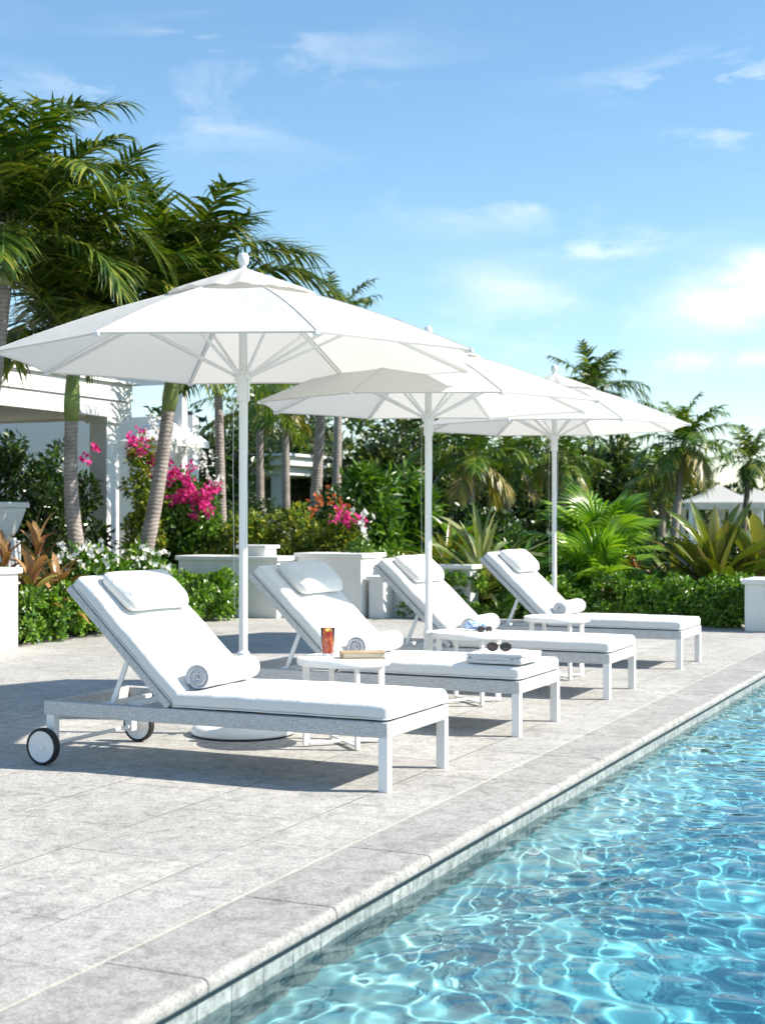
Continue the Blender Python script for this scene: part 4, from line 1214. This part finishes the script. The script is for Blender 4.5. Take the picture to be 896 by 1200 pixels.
# ---- straps: rosettes of long blades
def blade(az, el, L, W, droop, seg=7, twist=0.0, base=(0, 0, 0), vfold=0.25, shape=0):
    s = np.linspace(0, 1, seg + 1)
    e = el - droop * s ** 1.6
    dx = np.cos(e); dz = np.sin(e)
    step = L / seg
    x = np.concatenate([[0], np.cumsum((dx[:-1] + dx[1:]) / 2 * step)]); z = np.concatenate([[0], np.cumsum((dz[:-1] + dz[1:]) / 2 * step)])
    w = W * (np.sin(PI * np.clip(s * 0.86 + 0.12, 0, 1)) ** 0.7 if shape == 0 else (0.25 + 0.75 * np.sin(PI * s ** 1.1) ** 0.8))
    w[-1] = 0.003
    nx = -np.sin(e); nz = np.cos(e)
    side = np.array([0, 1, 0])
    V = []
    for i in range(seg + 1):
        c = np.array([x[i], 0, z[i]]); n = np.array([nx[i], 0, nz[i]])
        tw = twist * s[i]; sd = side * math.cos(tw) + n * math.sin(tw); nn = n * math.cos(tw) - side * math.sin(tw)
        V += [c + sd * w[i] / 2 + nn * w[i] * vfold, c, c - sd * w[i] / 2 + nn * w[i] * vfold]
    V = np.array(V); F = []
    for i in range(seg):
        for j in (0, 1): F.append([3 * i + j, 3 * i + j + 1, 3 * i + 4 + j, 3 * i + 3 + j])
    ca, sa = math.cos(az), math.sin(az)
    Rm = np.array([[ca, -sa, 0], [sa, ca, 0], [0, 0, 1]])
    return V @ Rm.T + np.array(base), F
def rosette(name, px, d, label, cat, mat, n=26, L=0.8, W=0.10, el=(10, 80), droop=(20, 60), seed=1, z0=0.0, stemh=0.05, group=None, loc=None, shape=0, twist=0.4):
    r = np.random.default_rng(seed)
    q = at(px, d, z0) if loc is None else loc
    o = empty(name, q, 0, label, cat, group)
    b = MB()
    for i in range(n):
        t = i / n
        az = i * 2.39996 + r.normal(0, 0.15)
        e = R(el[1] + (el[0] - el[1]) * t) + r.normal(0, 0.08)
        b.add(blade(az, e, L * r.uniform(0.75, 1.1), W * r.uniform(0.8, 1.15), R(r.uniform(*droop)), 7, r.normal(0, twist), (0, 0, stemh * (1 - t * 0.5)), shape=shape))
    b.build('leaves', M[mat], o, sharp=None)
    if stemh > 0.02:
        b = MB(); b.add(tube([(0, 0, 0), (0, 0, stemh * .6), (0, 0, stemh)], [0.04, 0.035, 0.03], 8)); b.build('stem', M['stem'], o)
    return o

# ---- fan palms
def fan_palm(px, d, label, seed, n=13, rad=0.55, stalk=0.6, z0=0.0, mat='fan', stemh=0.2, group=None):
    r = np.random.default_rng(seed)
    o = empty('fan_palm', at(px, d, z0), 0, label, 'fan palm', group)
    b = MB(); st = MB()
    for i in range(n):
        t = i / n; az = i * 2.39996 + r.normal(0, 0.2); el = R(82 - 75 * t) + r.normal(0, 0.1)
        Ls = stalk * r.uniform(0.8, 1.15)
        d3 = np.array([math.cos(az) * math.cos(el), math.sin(az) * math.cos(el), math.sin(el)])
        hub = np.array([0, 0, stemh]) + d3 * Ls - np.array([0, 0, 0.08 * (1 - math.sin(el))])
        st.add(tube([(0, 0, stemh * .8), tuple(np.array([0, 0, stemh]) + d3 * Ls * 0.55), tuple(hub)], [0.014, 0.010, 0.008], 6))
        fw = unit(d3 + np.array([0, 0, -0.45 + 0.3 * t])); sd = unit(np.cross(fw, np.array([0, 0, 1.0]))); up = np.cross(sd, fw)
        nb = 26
        for k in range(nb):
            a = R(-125 + 250 * k / (nb - 1)); Lb = rad * (0.72 + 0.28 * math.cos(a * 0.6)) * r.uniform(0.92, 1.05)
            dr = fw * math.cos(a) + sd * math.sin(a)
            pts = []
            for s, w in ((0.0, 0.004), (0.3, 0.028), (0.62, 0.038), (0.85, 0.022), (1.0, 0.002)):
                c = hub + dr * Lb * s + up * (0.10 * Lb * math.sin(s * PI * .8)) - np.array([0, 0, 0.16 * Lb * s ** 3])
                w = w * rad / 0.55
                ds = unit(np.cross(dr, up)); pts.append((c + ds * w / 2 - up * w * 0.25, c + up * w * 0.2, c - ds * w / 2 - up * w * 0.25))
            V = np.array(pts).reshape(-1, 3); F = []
            for i2 in range(4):
                for j in (0, 1): F.append([3 * i2 + j, 3 * i2 + j + 1, 3 * i2 + 4 + j, 3 * i2 + 3 + j])
            b.add((V, F))
    b.build('leaves', M[mat], o, sharp=None); st.build('stalk', M['stalk'], o)
    b = MB(); b.add(tube([(0, 0, 0), (0, 0, stemh)], [0.07, 0.06], 10)); b.build('stem', M['bark'], o)
    return o

# ---- feather palms
def frond(origin, az, el, L, droop, r, nl=46, ll=0.55, lw=0.035, leafdroop=0.5, vee=0.35, seg=3):
    """arching stalk and leaflets: two lists of (V, F)"""
    m = 14; s = np.linspace(0, 1, m)
    e = el - droop * s ** 1.35
    step = L / (m - 1)
    ca, sa = math.cos(az), math.sin(az)
    hx = np.concatenate([[0], np.cumsum(np.cos(e[:-1]) * step)]); hz = np.concatenate([[0], np.cumsum(np.sin(e[:-1]) * step)])
    bend = r.normal(0, 0.10) * s ** 2 * L
    C = np.stack([hx * ca - bend * sa, hx * sa + bend * ca, hz], -1) + origin
    Tn = unit(np.gradient(C, axis=0))
    sideb = np.array([-sa, ca, 0.0])
    rachis = tube(C, np.linspace(0.022, 0.004, m) * (L / 2.4), 5)
    t = np.linspace(0.14, 0.995, nl)
    t = np.repeat(t, 2) + r.normal(0, 0.004, nl * 2); t = np.clip(t, 0.1, 1)
    sg = np.tile([1.0, -1.0], nl)
    idx = t * (m - 1); i0 = np.minimum(idx.astype(int), m - 2); f = (idx - i0)[:, None]
    P = C[i0] * (1 - f) + C[i0 + 1] * f; tn = unit(Tn[i0] * (1 - f) + Tn[i0 + 1] * f)
    sd = unit(sideb - tn * (tn @ sideb)[:, None]); up = np.cross(tn, sd) * 1.0
    up = np.where((up[:, 2:3] < 0), -up, up)
    prof = (0.45 + 0.75 * np.sin(PI * np.clip((t - 0.05) * 0.95, 0, 1)) ** 0.8) * (1 - 0.35 * t)
    Ll = ll * prof * r.uniform(0.88, 1.1, len(t))
    fwd = 0.45 + 0.9 * t ** 2
    D = unit(sd * sg[:, None] + tn * fwd[:, None] + up * (vee * (1 - 0.5 * t))[:, None] + r.normal(0, 0.14, (len(t), 3)))
    ldr = leafdroop * r.uniform(0.3, 1.9, len(t))
    Vs = []
    ss = np.linspace(0, 1, seg + 1)
    wv = unit(np.cross(D, up))
    w0 = lw * (0.7 + 0.3 * prof)
    for s_ in ss:
        ctr = P + D * (Ll * s_)[:, None] - np.array([0, 0, 1.0]) * (ldr * Ll * s_ ** 2.0)[:, None] + D * 0
        w = w0 * (1 - s_ ** 2 * 0.97) * (0.55 + 0.45 * min(1, s_ * 4 + .2))
        Vs += [ctr + wv * (w / 2)[:, None], ctr - wv * (w / 2)[:, None]]
    V = np.stack(Vs, 1); k = V.shape[1]; V = V.reshape(-1, 3)
    b = np.arange(len(t))[:, None] * k
    F = np.concatenate([b + np.array([[2 * q, 2 * q + 1, 2 * q + 3, 2 * q + 2]]) for q in range(seg)], 1).reshape(-1, 4)
    return rachis, (V, F)
def palm(base, top, label, seed, group, tr=0.085, bulge=1.0, n=17, L=2.3, ll=0.6, lw=0.045, nl=44, el=(85, -25), droop=(55, 95), shaft=0.7, mat='palm', dry=0, bend=(0, 0), leafdroop=0.5, trunkmat='trunk', cat='palm tree', az0=0.0, extra=(), seg=3):
    r = np.random.default_rng(seed)
    base = np.array(base, float); top = np.array(top, float)
    o = empty('palm_tree', base, 0, label, cat, group)
    tp = top - base; H = tp[2]
    m = 26; s = np.linspace(0, 1, m)
    C = np.stack([tp[0] * s, tp[1] * s, tp[2] * s], -1)
    bow = np.sin(s * PI)
    C[:, 0] += bow * bend[0]; C[:, 1] += bow * bend[1]
    rad = tr * (1.25 - 0.35 * s) * (1 + 0.25 * np.exp(-s * 9)) * (1 + 0.012 * np.sin(s * 110 + 4 * np.sin(s * 9)))
    b = MB(); b.add(tube(C, rad, 14)); b.build('trunk', M[trunkmat], o, sharp=None)
    Tn = unit(C[-1] - C[-3])
    crown0 = C[-1] + Tn * shaft
    if shaft > 0.05:
        b = MB(); pts = [C[-1] - Tn * 0.04 + Tn * (shaft + 0.04) * k for k in np.linspace(0, 1, 7)]
        b.add(tube(pts, np.array([1.0, 1.22, 1.15, 1.0, 0.85, 0.65, 0.4]) * tr * 0.95, 14)); b.build('crownshaft', M['shaft'], o, sharp=None)
    lf = MB(); rc = MB(); df = MB(); nd_ = 0
    spec = []
    for i in range(n):
        t = i / max(1, n - 1)
        az = az0 + i * 2.39996 + r.normal(0, 0.12); e = R(el[0] + (el[1] - el[0]) * t ** 1.1) + r.normal(0, 0.06)
        spec.append((az, e, L * r.uniform(0.82, 1.08) * (0.8 + 0.2 * math.sin(PI * min(1, t + .2))), R(r.uniform(*droop)), i >= n - dry))
    for (az, e, LL_, dr) in extra: spec.append((az, R(e), LL_, R(dr), False))
    for az, e, LL_, dr, isdry in spec:
        ra, le = frond(crown0 - Tn * 0.05, az, e, LL_, dr, r, nl, ll * (LL_ / L), lw, leafdroop * (1.5 if isdry else 1), 0.35, seg)
        rc.add(ra); (df if isdry else lf).add(le); nd_ += isdry
    lf.build('crown', M[mat], o, smooth=False)
    rc.build('frond_stalk', M['stalk'], o, sharp=None)
    if nd_: df.build('dry_fronds', M['palm_dry'], o, smooth=False)
    return o

cam_az = lambda deg: R(deg) + math.atan2(0.4185, 0.9083)     # azimuth measured from camera right
# the three palms by the house
d = 16.6
palm(at(112, d), at(84, d, zat(490, d)), 'leaning palm with smooth grey trunk curving to the left, left of the nearest parasol', 2, 'palms beside the house', 0.082, n=19, L=2.6, ll=0.80, lw=0.052, nl=52,
     el=(88, 30), droop=(60, 110), shaft=0.95, bend=(-0.10, -0.05), leafdroop=0.42, seg=4, extra=[(cam_az(10), 62, 2.4, 95), (cam_az(170), 60, 2.4, 90), (cam_az(-60), 55, 2.2, 100), (cam_az(30), 45, 2.3, 80), (cam_az(-120), 15, 1.5, 90)])
d = 17.4
palm(at(150, d), at(198, d, zat(478, d)), 'leaning palm whose trunk slants up to the right behind the nearest parasol', 5, 'palms beside the house', 0.085, n=20, L=2.2, ll=0.80, lw=0.052, nl=52,
     el=(80, 22), droop=(55, 108), shaft=0.9, bend=(0.05, 0.02), leafdroop=0.42, seg=4, extra=[(cam_az(8), 58, 2.35, 105), (cam_az(25), 68, 2.3, 90), (cam_az(100), 80, 2.2, 60), (cam_az(160), 66, 2.3, 80)])
d = 15.2
palm(at(-40, d), at(8, d, zat(330, d)), 'tall palm at the left edge with only its crown in view above the parasol', 9, 'palms beside the house', 0.07, n=22, L=2.0, ll=0.65, lw=0.045, nl=50,
     el=(88, 0), droop=(50, 95), shaft=0.5, leafdroop=0.40, seg=4, extra=[(cam_az(20), 66, 1.9, 90), (cam_az(5), 30, 1.9, 100), (cam_az(-40), 50, 1.9, 90)])
# slender palms behind
d = 21.5
palm(at(262, d), at(256, d, zat(462, d)), 'slender palm trunk with pale rings beside the nearest parasol pole, behind the bougainvillea', 14, 'palms in the garden behind', 0.07, n=12, L=1.5, ll=0.5, nl=30, el=(75, 5), droop=(50, 90), shaft=0.35, mat='palm_far', dry=0)
d = 27
palm(at(306, d), at(304, d, zat(500, d)), 'thin palm trunk just right of the nearest parasol pole in front of the pavilion', 15, 'palms in the garden behind', 0.075, n=13, L=1.7, ll=0.55, nl=28, el=(75, 0), droop=(50, 90), shaft=0.3, mat='palm_far', dry=1)
d = 25
palm(at(363, d), at(377, d, zat(470, d)), 'palm with trunk leaning right at the end of the pavilion, crown below the parasols', 16, 'palms in the garden behind', 0.095, n=13, L=1.6, ll=0.55, nl=30, el=(70, -5), droop=(40, 75), shaft=0.3, mat='palm_far', dry=1)
d = 34
palm(at(392, d), at(398, d, zat(400, d)), 'tall palm showing its crown above the right slope of the nearest parasol', 17, 'palms in the garden behind', 0.10, n=16, L=1.75, ll=0.5, lw=0.06, nl=26, el=(80, -10), droop=(50, 95), shaft=0.3, mat='palm', extra=[(cam_az(5), 28, 1.75, 60), (cam_az(60), 60, 1.5, 60), (cam_az(175), 30, 1.5, 60)])
d = 29
palm(at(547, d), at(553, d, zat(543, d)), 'yellowing palm right of the middle parasol pole', 18, 'palms in the garden behind', 0.10, n=18, L=1.45, ll=0.5, lw=0.06, nl=26, el=(80, -50), droop=(40, 80), shaft=0.15, mat='palm_far', dry=5)
d = 31
palm(at(592, d), at(595, d, zat(545, d)), 'yellowing palm left of the rear parasol pole', 19, 'palms in the garden behind', 0.08, n=16, L=1.3, ll=0.45, lw=0.06, nl=26, el=(80, -50), droop=(40, 80), shaft=0.15, mat='palm_far', dry=4)
d = 40
palm(at(690, d), at(693, d, zat(470, d)), 'tall palm rising above the top of the rear parasol', 20, 'palms in the garden behind', 0.12, n=17, L=1.75, ll=0.55, lw=0.075, nl=26, el=(85, -25), droop=(45, 95), shaft=0.3, mat='palm', extra=[(cam_az(0), 30, 1.7, 60)])
d = 33
palm(at(785, d), at(799, d, zat(530, d)), 'bushy palm with yellow lower fronds at the right tip of the rear parasol', 21, 'palms in the garden behind', 0.085, n=22, L=1.4, ll=0.5, lw=0.06, nl=28, el=(85, -45), droop=(40, 85), shaft=0.2, mat='palm_far', dry=5)
d = 35
palm(at(774, d), at(776, d, zat(560, d)), 'short pale-trunked palm left of the tented cabana', 22, 'palms in the garden behind', 0.09, n=14, L=1.2, ll=0.45, lw=0.06, nl=24, el=(75, -45), droop=(40, 80), shaft=0.1, mat='palm_far', dry=3)
d = 38
palm(at(866, d), at(878, d, zat(545, d)), 'slender palm with dark leaning trunk in front of the cabanas at the right', 23, 'palms in the garden behind', 0.075, n=17, L=1.35, ll=0.42, lw=0.06, nl=24, el=(85, -25), droop=(45, 95), shaft=0.15, mat='palm', trunkmat='bark')
d = 30
palm(at(336, d), at(334, d, zat(475, d)), 'palm behind the nearest parasol, drooping fronds below its rim', 24, 'palms in the garden behind', 0.08, n=13, L=1.1, ll=0.45, lw=0.05, nl=26, el=(60, -35), droop=(40, 70), shaft=0.1, mat='palm_far', dry=3)
d = 30
palm(at(655, d), at(660, d, zat(540, d)), 'low drooping palm just right of the rear parasol pole', 25, 'palms in the garden behind', 0.09, n=15, L=1.35, ll=0.45, lw=0.055, nl=26, el=(75, -50), droop=(40, 80), shaft=0.1, mat='palm_far', dry=3)

# ---- broadleaf trees behind everything
def tree(px, d, w, h, label, seed, mat='tree_leaf', n=5200, ls=0.20, z0=0.0):
    r = np.random.default_rng(seed)
    o = empty('broadleaf_tree', at(px, d), 0, label, 'tree', 'broadleaf trees behind the garden')
    b = MB(); th = h * 0.42
    b.add(tube([(0, 0, 0), (r.normal(0, .08), r.normal(0, .08), th * .5), (r.normal(0, .12), r.normal(0, .12), th)], [0.17, 0.13, 0.10], 10))
    ch = h * 0.86
    P, D, N, C = clump_cloud(n, 60, 'ell', (w / 2, w / 2.4, ch / 2), 0.42, r, 0.5, 0.5)
    zc = h - ch / 2
    P[:, 2] += zc
    for i in range(12):
        c = C[i] + np.array([0, 0, zc]); b.add(tube([(0, 0, th * .8), tuple((c + np.array([0, 0, th])) / 2 + r.normal(0, .1, 3)), tuple(c)], [0.07, 0.045, 0.012], 6))
    b.build('trunk', M['bark'], o, sharp=None)
    L = ls * r.uniform(0.6, 1.3, n)
    b = MB(); b.add(leaves(P, D, N, L, L * 0.5)); b.build('crown', M[mat], o, smooth=False)
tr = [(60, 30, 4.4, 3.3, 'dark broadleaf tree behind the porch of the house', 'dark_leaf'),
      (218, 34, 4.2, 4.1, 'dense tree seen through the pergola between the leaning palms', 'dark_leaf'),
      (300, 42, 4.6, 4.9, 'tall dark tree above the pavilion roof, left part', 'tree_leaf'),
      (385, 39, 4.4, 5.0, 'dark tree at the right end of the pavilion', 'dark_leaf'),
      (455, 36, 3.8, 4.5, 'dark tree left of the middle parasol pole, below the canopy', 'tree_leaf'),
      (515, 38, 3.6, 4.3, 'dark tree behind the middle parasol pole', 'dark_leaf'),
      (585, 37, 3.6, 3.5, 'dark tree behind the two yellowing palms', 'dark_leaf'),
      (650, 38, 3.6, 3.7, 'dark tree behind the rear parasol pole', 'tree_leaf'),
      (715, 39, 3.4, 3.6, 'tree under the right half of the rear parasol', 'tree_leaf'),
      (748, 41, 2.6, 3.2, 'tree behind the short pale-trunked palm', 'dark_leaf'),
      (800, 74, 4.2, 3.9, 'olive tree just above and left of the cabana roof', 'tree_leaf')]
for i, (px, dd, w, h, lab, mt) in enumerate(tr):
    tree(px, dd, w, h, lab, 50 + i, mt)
tree(860, 95, 6.5, 3.6, 'low distant tree behind the cabanas', 71, 'dark_leaf', 2600, 0.4)
tree(905, 90, 6.0, 3.2, 'low distant tree at the right edge behind the cabanas', 72, 'tree_leaf', 2600, 0.4)

# ---- shrubs of the left side
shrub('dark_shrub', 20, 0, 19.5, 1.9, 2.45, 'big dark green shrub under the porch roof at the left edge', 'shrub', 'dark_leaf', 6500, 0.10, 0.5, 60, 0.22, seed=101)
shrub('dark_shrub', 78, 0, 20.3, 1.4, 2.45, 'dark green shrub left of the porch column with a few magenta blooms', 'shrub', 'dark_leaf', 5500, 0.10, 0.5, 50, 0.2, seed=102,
      flowers=[('bougain', 12, 0.04, [(100, 538, 5), (112, 528, 4)])])
shrub('flowering_shrub', 105, 0, 16.2, 1.05, 0.98, 'white flowering shrub between the two leaning palm trunks', 'shrub', 'hedge', 5200, 0.075, 0.5, 50, 0.15, seed=103, rnd=True,
      flowers=[('white_petal', 7, 0.035, [(75, 640, 8), (88, 652, 6), (100, 640, 8), (112, 645, 7), (128, 636, 9), (133, 655, 8), (120, 662, 6), (95, 668, 5), (70, 655, 6)])])
shrub('flowering_shrub', 165, 0, 16.6, 0.9, 0.95, 'white flowering shrub right of the slanting palm trunk', 'shrub', 'hedge', 4500, 0.075, 0.5, 40, 0.15, seed=104, rnd=True,
      flowers=[('white_petal', 8, 0.035, [(165, 645, 9), (178, 655, 9), (190, 648, 7), (172, 668, 7), (186, 668, 6), (160, 660, 6), (194, 662, 5)])])
shrub('bougainvillea', 212, 0, 20.4, 1.65, 1.9, 'large bougainvillea with magenta and white blossoms above the planter wall', 'bougainvillea', 'mid_leaf', 9500, 0.085, 0.55, 80, 0.19, seed=105, rnd=True, depth=1.1,
      flowers=[('bougain', 85, 0.031, [(162, 520, 9), (196, 550, 10), (208, 556, 9), (230, 580, 10), (238, 590, 9), (219, 572, 7), (163, 528, 7), (205, 585, 6), (246, 575, 7), (184, 540, 8), (172, 545, 6), (236, 600, 7)]),
               ('white_petal', 34, 0.028, [(198, 522, 10), (212, 528, 9), (225, 520, 8), (236, 530, 9), (190, 512, 8), (243, 546, 7), (180, 500, 7), (250, 560, 6)])])
shrub('climbing_shrub', 168, 0, 19.9, 0.62, 2.4, 'leafy climber on the right side of the porch column', 'climber', 'lime_leaf', 3600, 0.08, 0.5, 36, 0.16, seed=106,
      flowers=[('bougain', 12, 0.036, [(160, 518, 6), (165, 528, 5)])])
shrub('yellow_green_shrub', 250, 0, 20.2, 0.85, 1.12, 'yellow-green shrub just above the planter wall, left of the parasol pole', 'shrub', 'lime_leaf', 3200, 0.07, 0.5, 30, 0.13, seed=107)
shrub('yellow_green_shrub', 292, 0, 19.9, 0.95, 1.5, 'yellow-green shrub behind the nearest parasol pole', 'shrub', 'lime_leaf', 3600, 0.085, 0.5, 34, 0.16, seed=108)
shrub('croton', 345, 0, 19.9, 1.15, 1.45, 'yellow and green croton above the planter wall, left of the red blooms', 'shrub', 'lime_leaf', 4500, 0.09, 0.5, 40, 0.17, seed=109)
shrub('croton', 396, 0, 19.6, 0.85, 1.42, 'red and orange leaved croton with magenta blooms above the planter wall', 'shrub', 'lime_leaf', 4200, 0.09, 0.5, 36, 0.15, seed=110,
      flowers=[('red_petal', 9, 0.04, [(385, 588, 9), (372, 592, 6), (395, 596, 8), (367, 600, 4)]), ('bougain', 50, 0.030, [(402, 607, 9), (410, 612, 6)]), ('white_petal', 9, 0.055, [(421, 612, 8), (430, 625, 5)])])
shrub('low_shrub', 425, 0, 19.0, 0.6, 1.15, 'low green shrub at the right end of the planter wall', 'shrub', 'mid_leaf', 2200, 0.07, 0.5, 22, 0.12, seed=111)
# bromeliads at the left
for i, (px, dd, zz, n_, L_, lab) in enumerate([(38, 14.9, 0.62, 26, 0.50, 'red bromeliad nearest the left block wall'), (66, 15.2, 0.52, 24, 0.48, 'red-brown bromeliad above the small hedge'), (44, 16.3, 0.95, 20, 0.48, 'bronze rosette plant behind the red bromeliads'),
                                           (6, 15.6, 0.86, 18, 0.40, 'bronze rosette beside the white urn')]):
    rosette('bromeliad', px, dd, lab, 'bromeliad', 'brom', n_, L_, 0.085, (5, 80), (20, 80), 200 + i, zz if False else 0.0, zz, 'bromeliads at the left')

# middle: big tropical bushes
shrub('tropical_bush', 430, 0, 25.0, 1.55, 2.25, 'large light green tropical bush left of the middle parasol pole', 'shrub', 'mid_leaf', 3600, 0.24, 0.28, 60, 0.26, seed=120)
shrub('tropical_bush', 480, 0, 26.5, 1.3, 2.2, 'light green tropical bush directly behind the middle parasol pole', 'shrub', 'mid_leaf', 3000, 0.24, 0.28, 50, 0.26, seed=121)
shrub('garden_bush', 455, 0, 20.5, 1.1, 0.95, 'low bright green bush left of the middle parasol pole', 'shrub', 'hedge', 3000, 0.08, 0.5, 30, 0.14, seed=122)
shrub('garden_bush', 515, 0, 20.2, 1.0, 0.9, 'low green bush right of the middle parasol pole', 'shrub', 'mid_leaf', 3000, 0.08, 0.5, 30, 0.14, seed=123)
shrub('garden_bush', 620, 0, 20.8, 1.3, 1.25, 'green bush left of the rear parasol pole', 'shrub', 'mid_leaf', 4000, 0.09, 0.5, 40, 0.16, seed=124)
shrub('garden_bush', 665, 0, 18.9, 0.9, 0.85, 'green bush at the foot of the lower fan palm', 'shrub', 'mid_leaf', 3000, 0.07, 0.5, 30, 0.13, seed=125)
shrub('croton', 738, 0, 18.6, 0.55, 0.78, 'low orange croton right of the fan palms', 'shrub', 'croton', 1500, 0.10, 0.4, 18, 0.11, seed=126)
shrub('croton', 772, 0, 18.5, 0.45, 0.72, 'low orange and green croton left of the large bronze-leaved plant', 'shrub', 'croton', 1200, 0.10, 0.4, 16, 0.11, seed=127)
shrub('garden_bush', 760, 0, 22.5, 1.5, 1.15, 'dark bush behind the orange crotons', 'shrub', 'dark_leaf', 4200, 0.09, 0.5, 40, 0.17, seed=128)
shrub('garden_bush', 845, 0, 23.0, 2.2, 0.95, 'dark bush under the cabanas behind the large bronze-leaved plant', 'shrub', 'dark_leaf', 5200, 0.09, 0.5, 50, 0.17, seed=129)
shrub('garden_bush', 700, 0, 23.0, 1.4, 1.5, 'dark bush behind the fan palms', 'shrub', 'dark_leaf', 4000, 0.10, 0.5, 40, 0.18, seed=130)
shrub('garden_bush', 560, 0, 24.0, 1.7, 1.6, 'dark bush behind the striped strap-leaved plant', 'shrub', 'dark_leaf', 4500, 0.11, 0.5, 44, 0.2, seed=131)
shrub('garden_bush', 300, 0, 22.5, 1.6, 1.7, 'dark bush behind the yellow-green shrubs', 'shrub', 'dark_leaf', 4200, 0.10, 0.5, 40, 0.18, seed=132)
shrub('garden_bush', 393, 0, 22.5, 1.3, 1.75, 'dark bush behind the red croton', 'shrub', 'dark_leaf', 3800, 0.10, 0.5, 40, 0.18, seed=133)
rosette('strap_leaf_plant', 563, 18.7, 'strap-leaved plant with pale striped blades between the middle and rear parasol poles', 'dracaena', 'variegated', 56, 1.12, 0.095, (8, 85), (15, 70), 210, 0, 0.45)
rosette('strap_leaf_plant', 525, 19.6, 'olive strap-leaved plant just right of the middle parasol pole', 'dracaena', 'bigleaf', 40, 1.0, 0.09, (8, 85), (20, 75), 211, 0, 0.42)
rosette('broad_leaf_rosette', 540, 21.0, 'bright green rosette of paddle leaves above the strap-leaved plants', 'leafy plant', 'mid_leaf', 30, 0.95, 0.16, (15, 80), (20, 60), 212, 0, 0.62)
rosette('broad_leaf_rosette', 612, 19.4, 'spreading green leafy plant left of the rear parasol pole', 'leafy plant', 'hedge', 34, 0.85, 0.12, (5, 75), (25, 70), 213, 0, 0.35)
rosette('bronze_leaf_plant', 838, 18.1, 'large plant of broad olive and bronze leaves left of the white pier', 'leafy plant', 'bigleaf', 60, 1.18, 0.16, (6, 84), (5, 50), 214, 0, 0.38, shape=1, twist=0.7)
rosette('bronze_leaf_plant', 893, 18.4, 'broad olive-leaved plant at the right edge behind the white pier', 'leafy plant', 'bigleaf', 34, 1.08, 0.18, (10, 78), (5, 50), 215, 0, 0.45, shape=1, twist=0.7)
rosette('bronze_leaf_plant', 795, 18.9, 'smaller olive-leaved plant between the orange crotons and the large bronze plant', 'leafy plant', 'bigleaf', 24, 0.7, 0.13, (6, 75), (10, 60), 216, 0, 0.30, shape=1, twist=0.6)
fan_palm(702, 20.3, 'upper fan palm with bright stiff leaves right of the rear parasol pole', 301, 16, 0.60, 0.62, 0.0, 'fan', 0.75)
fan_palm(700, 18.7, 'lower bright green fan palm right of the rear parasol pole', 302, 15, 0.60, 0.55, 0.0, 'fan', 0.28)
# flower heads: white lilies beside the croton
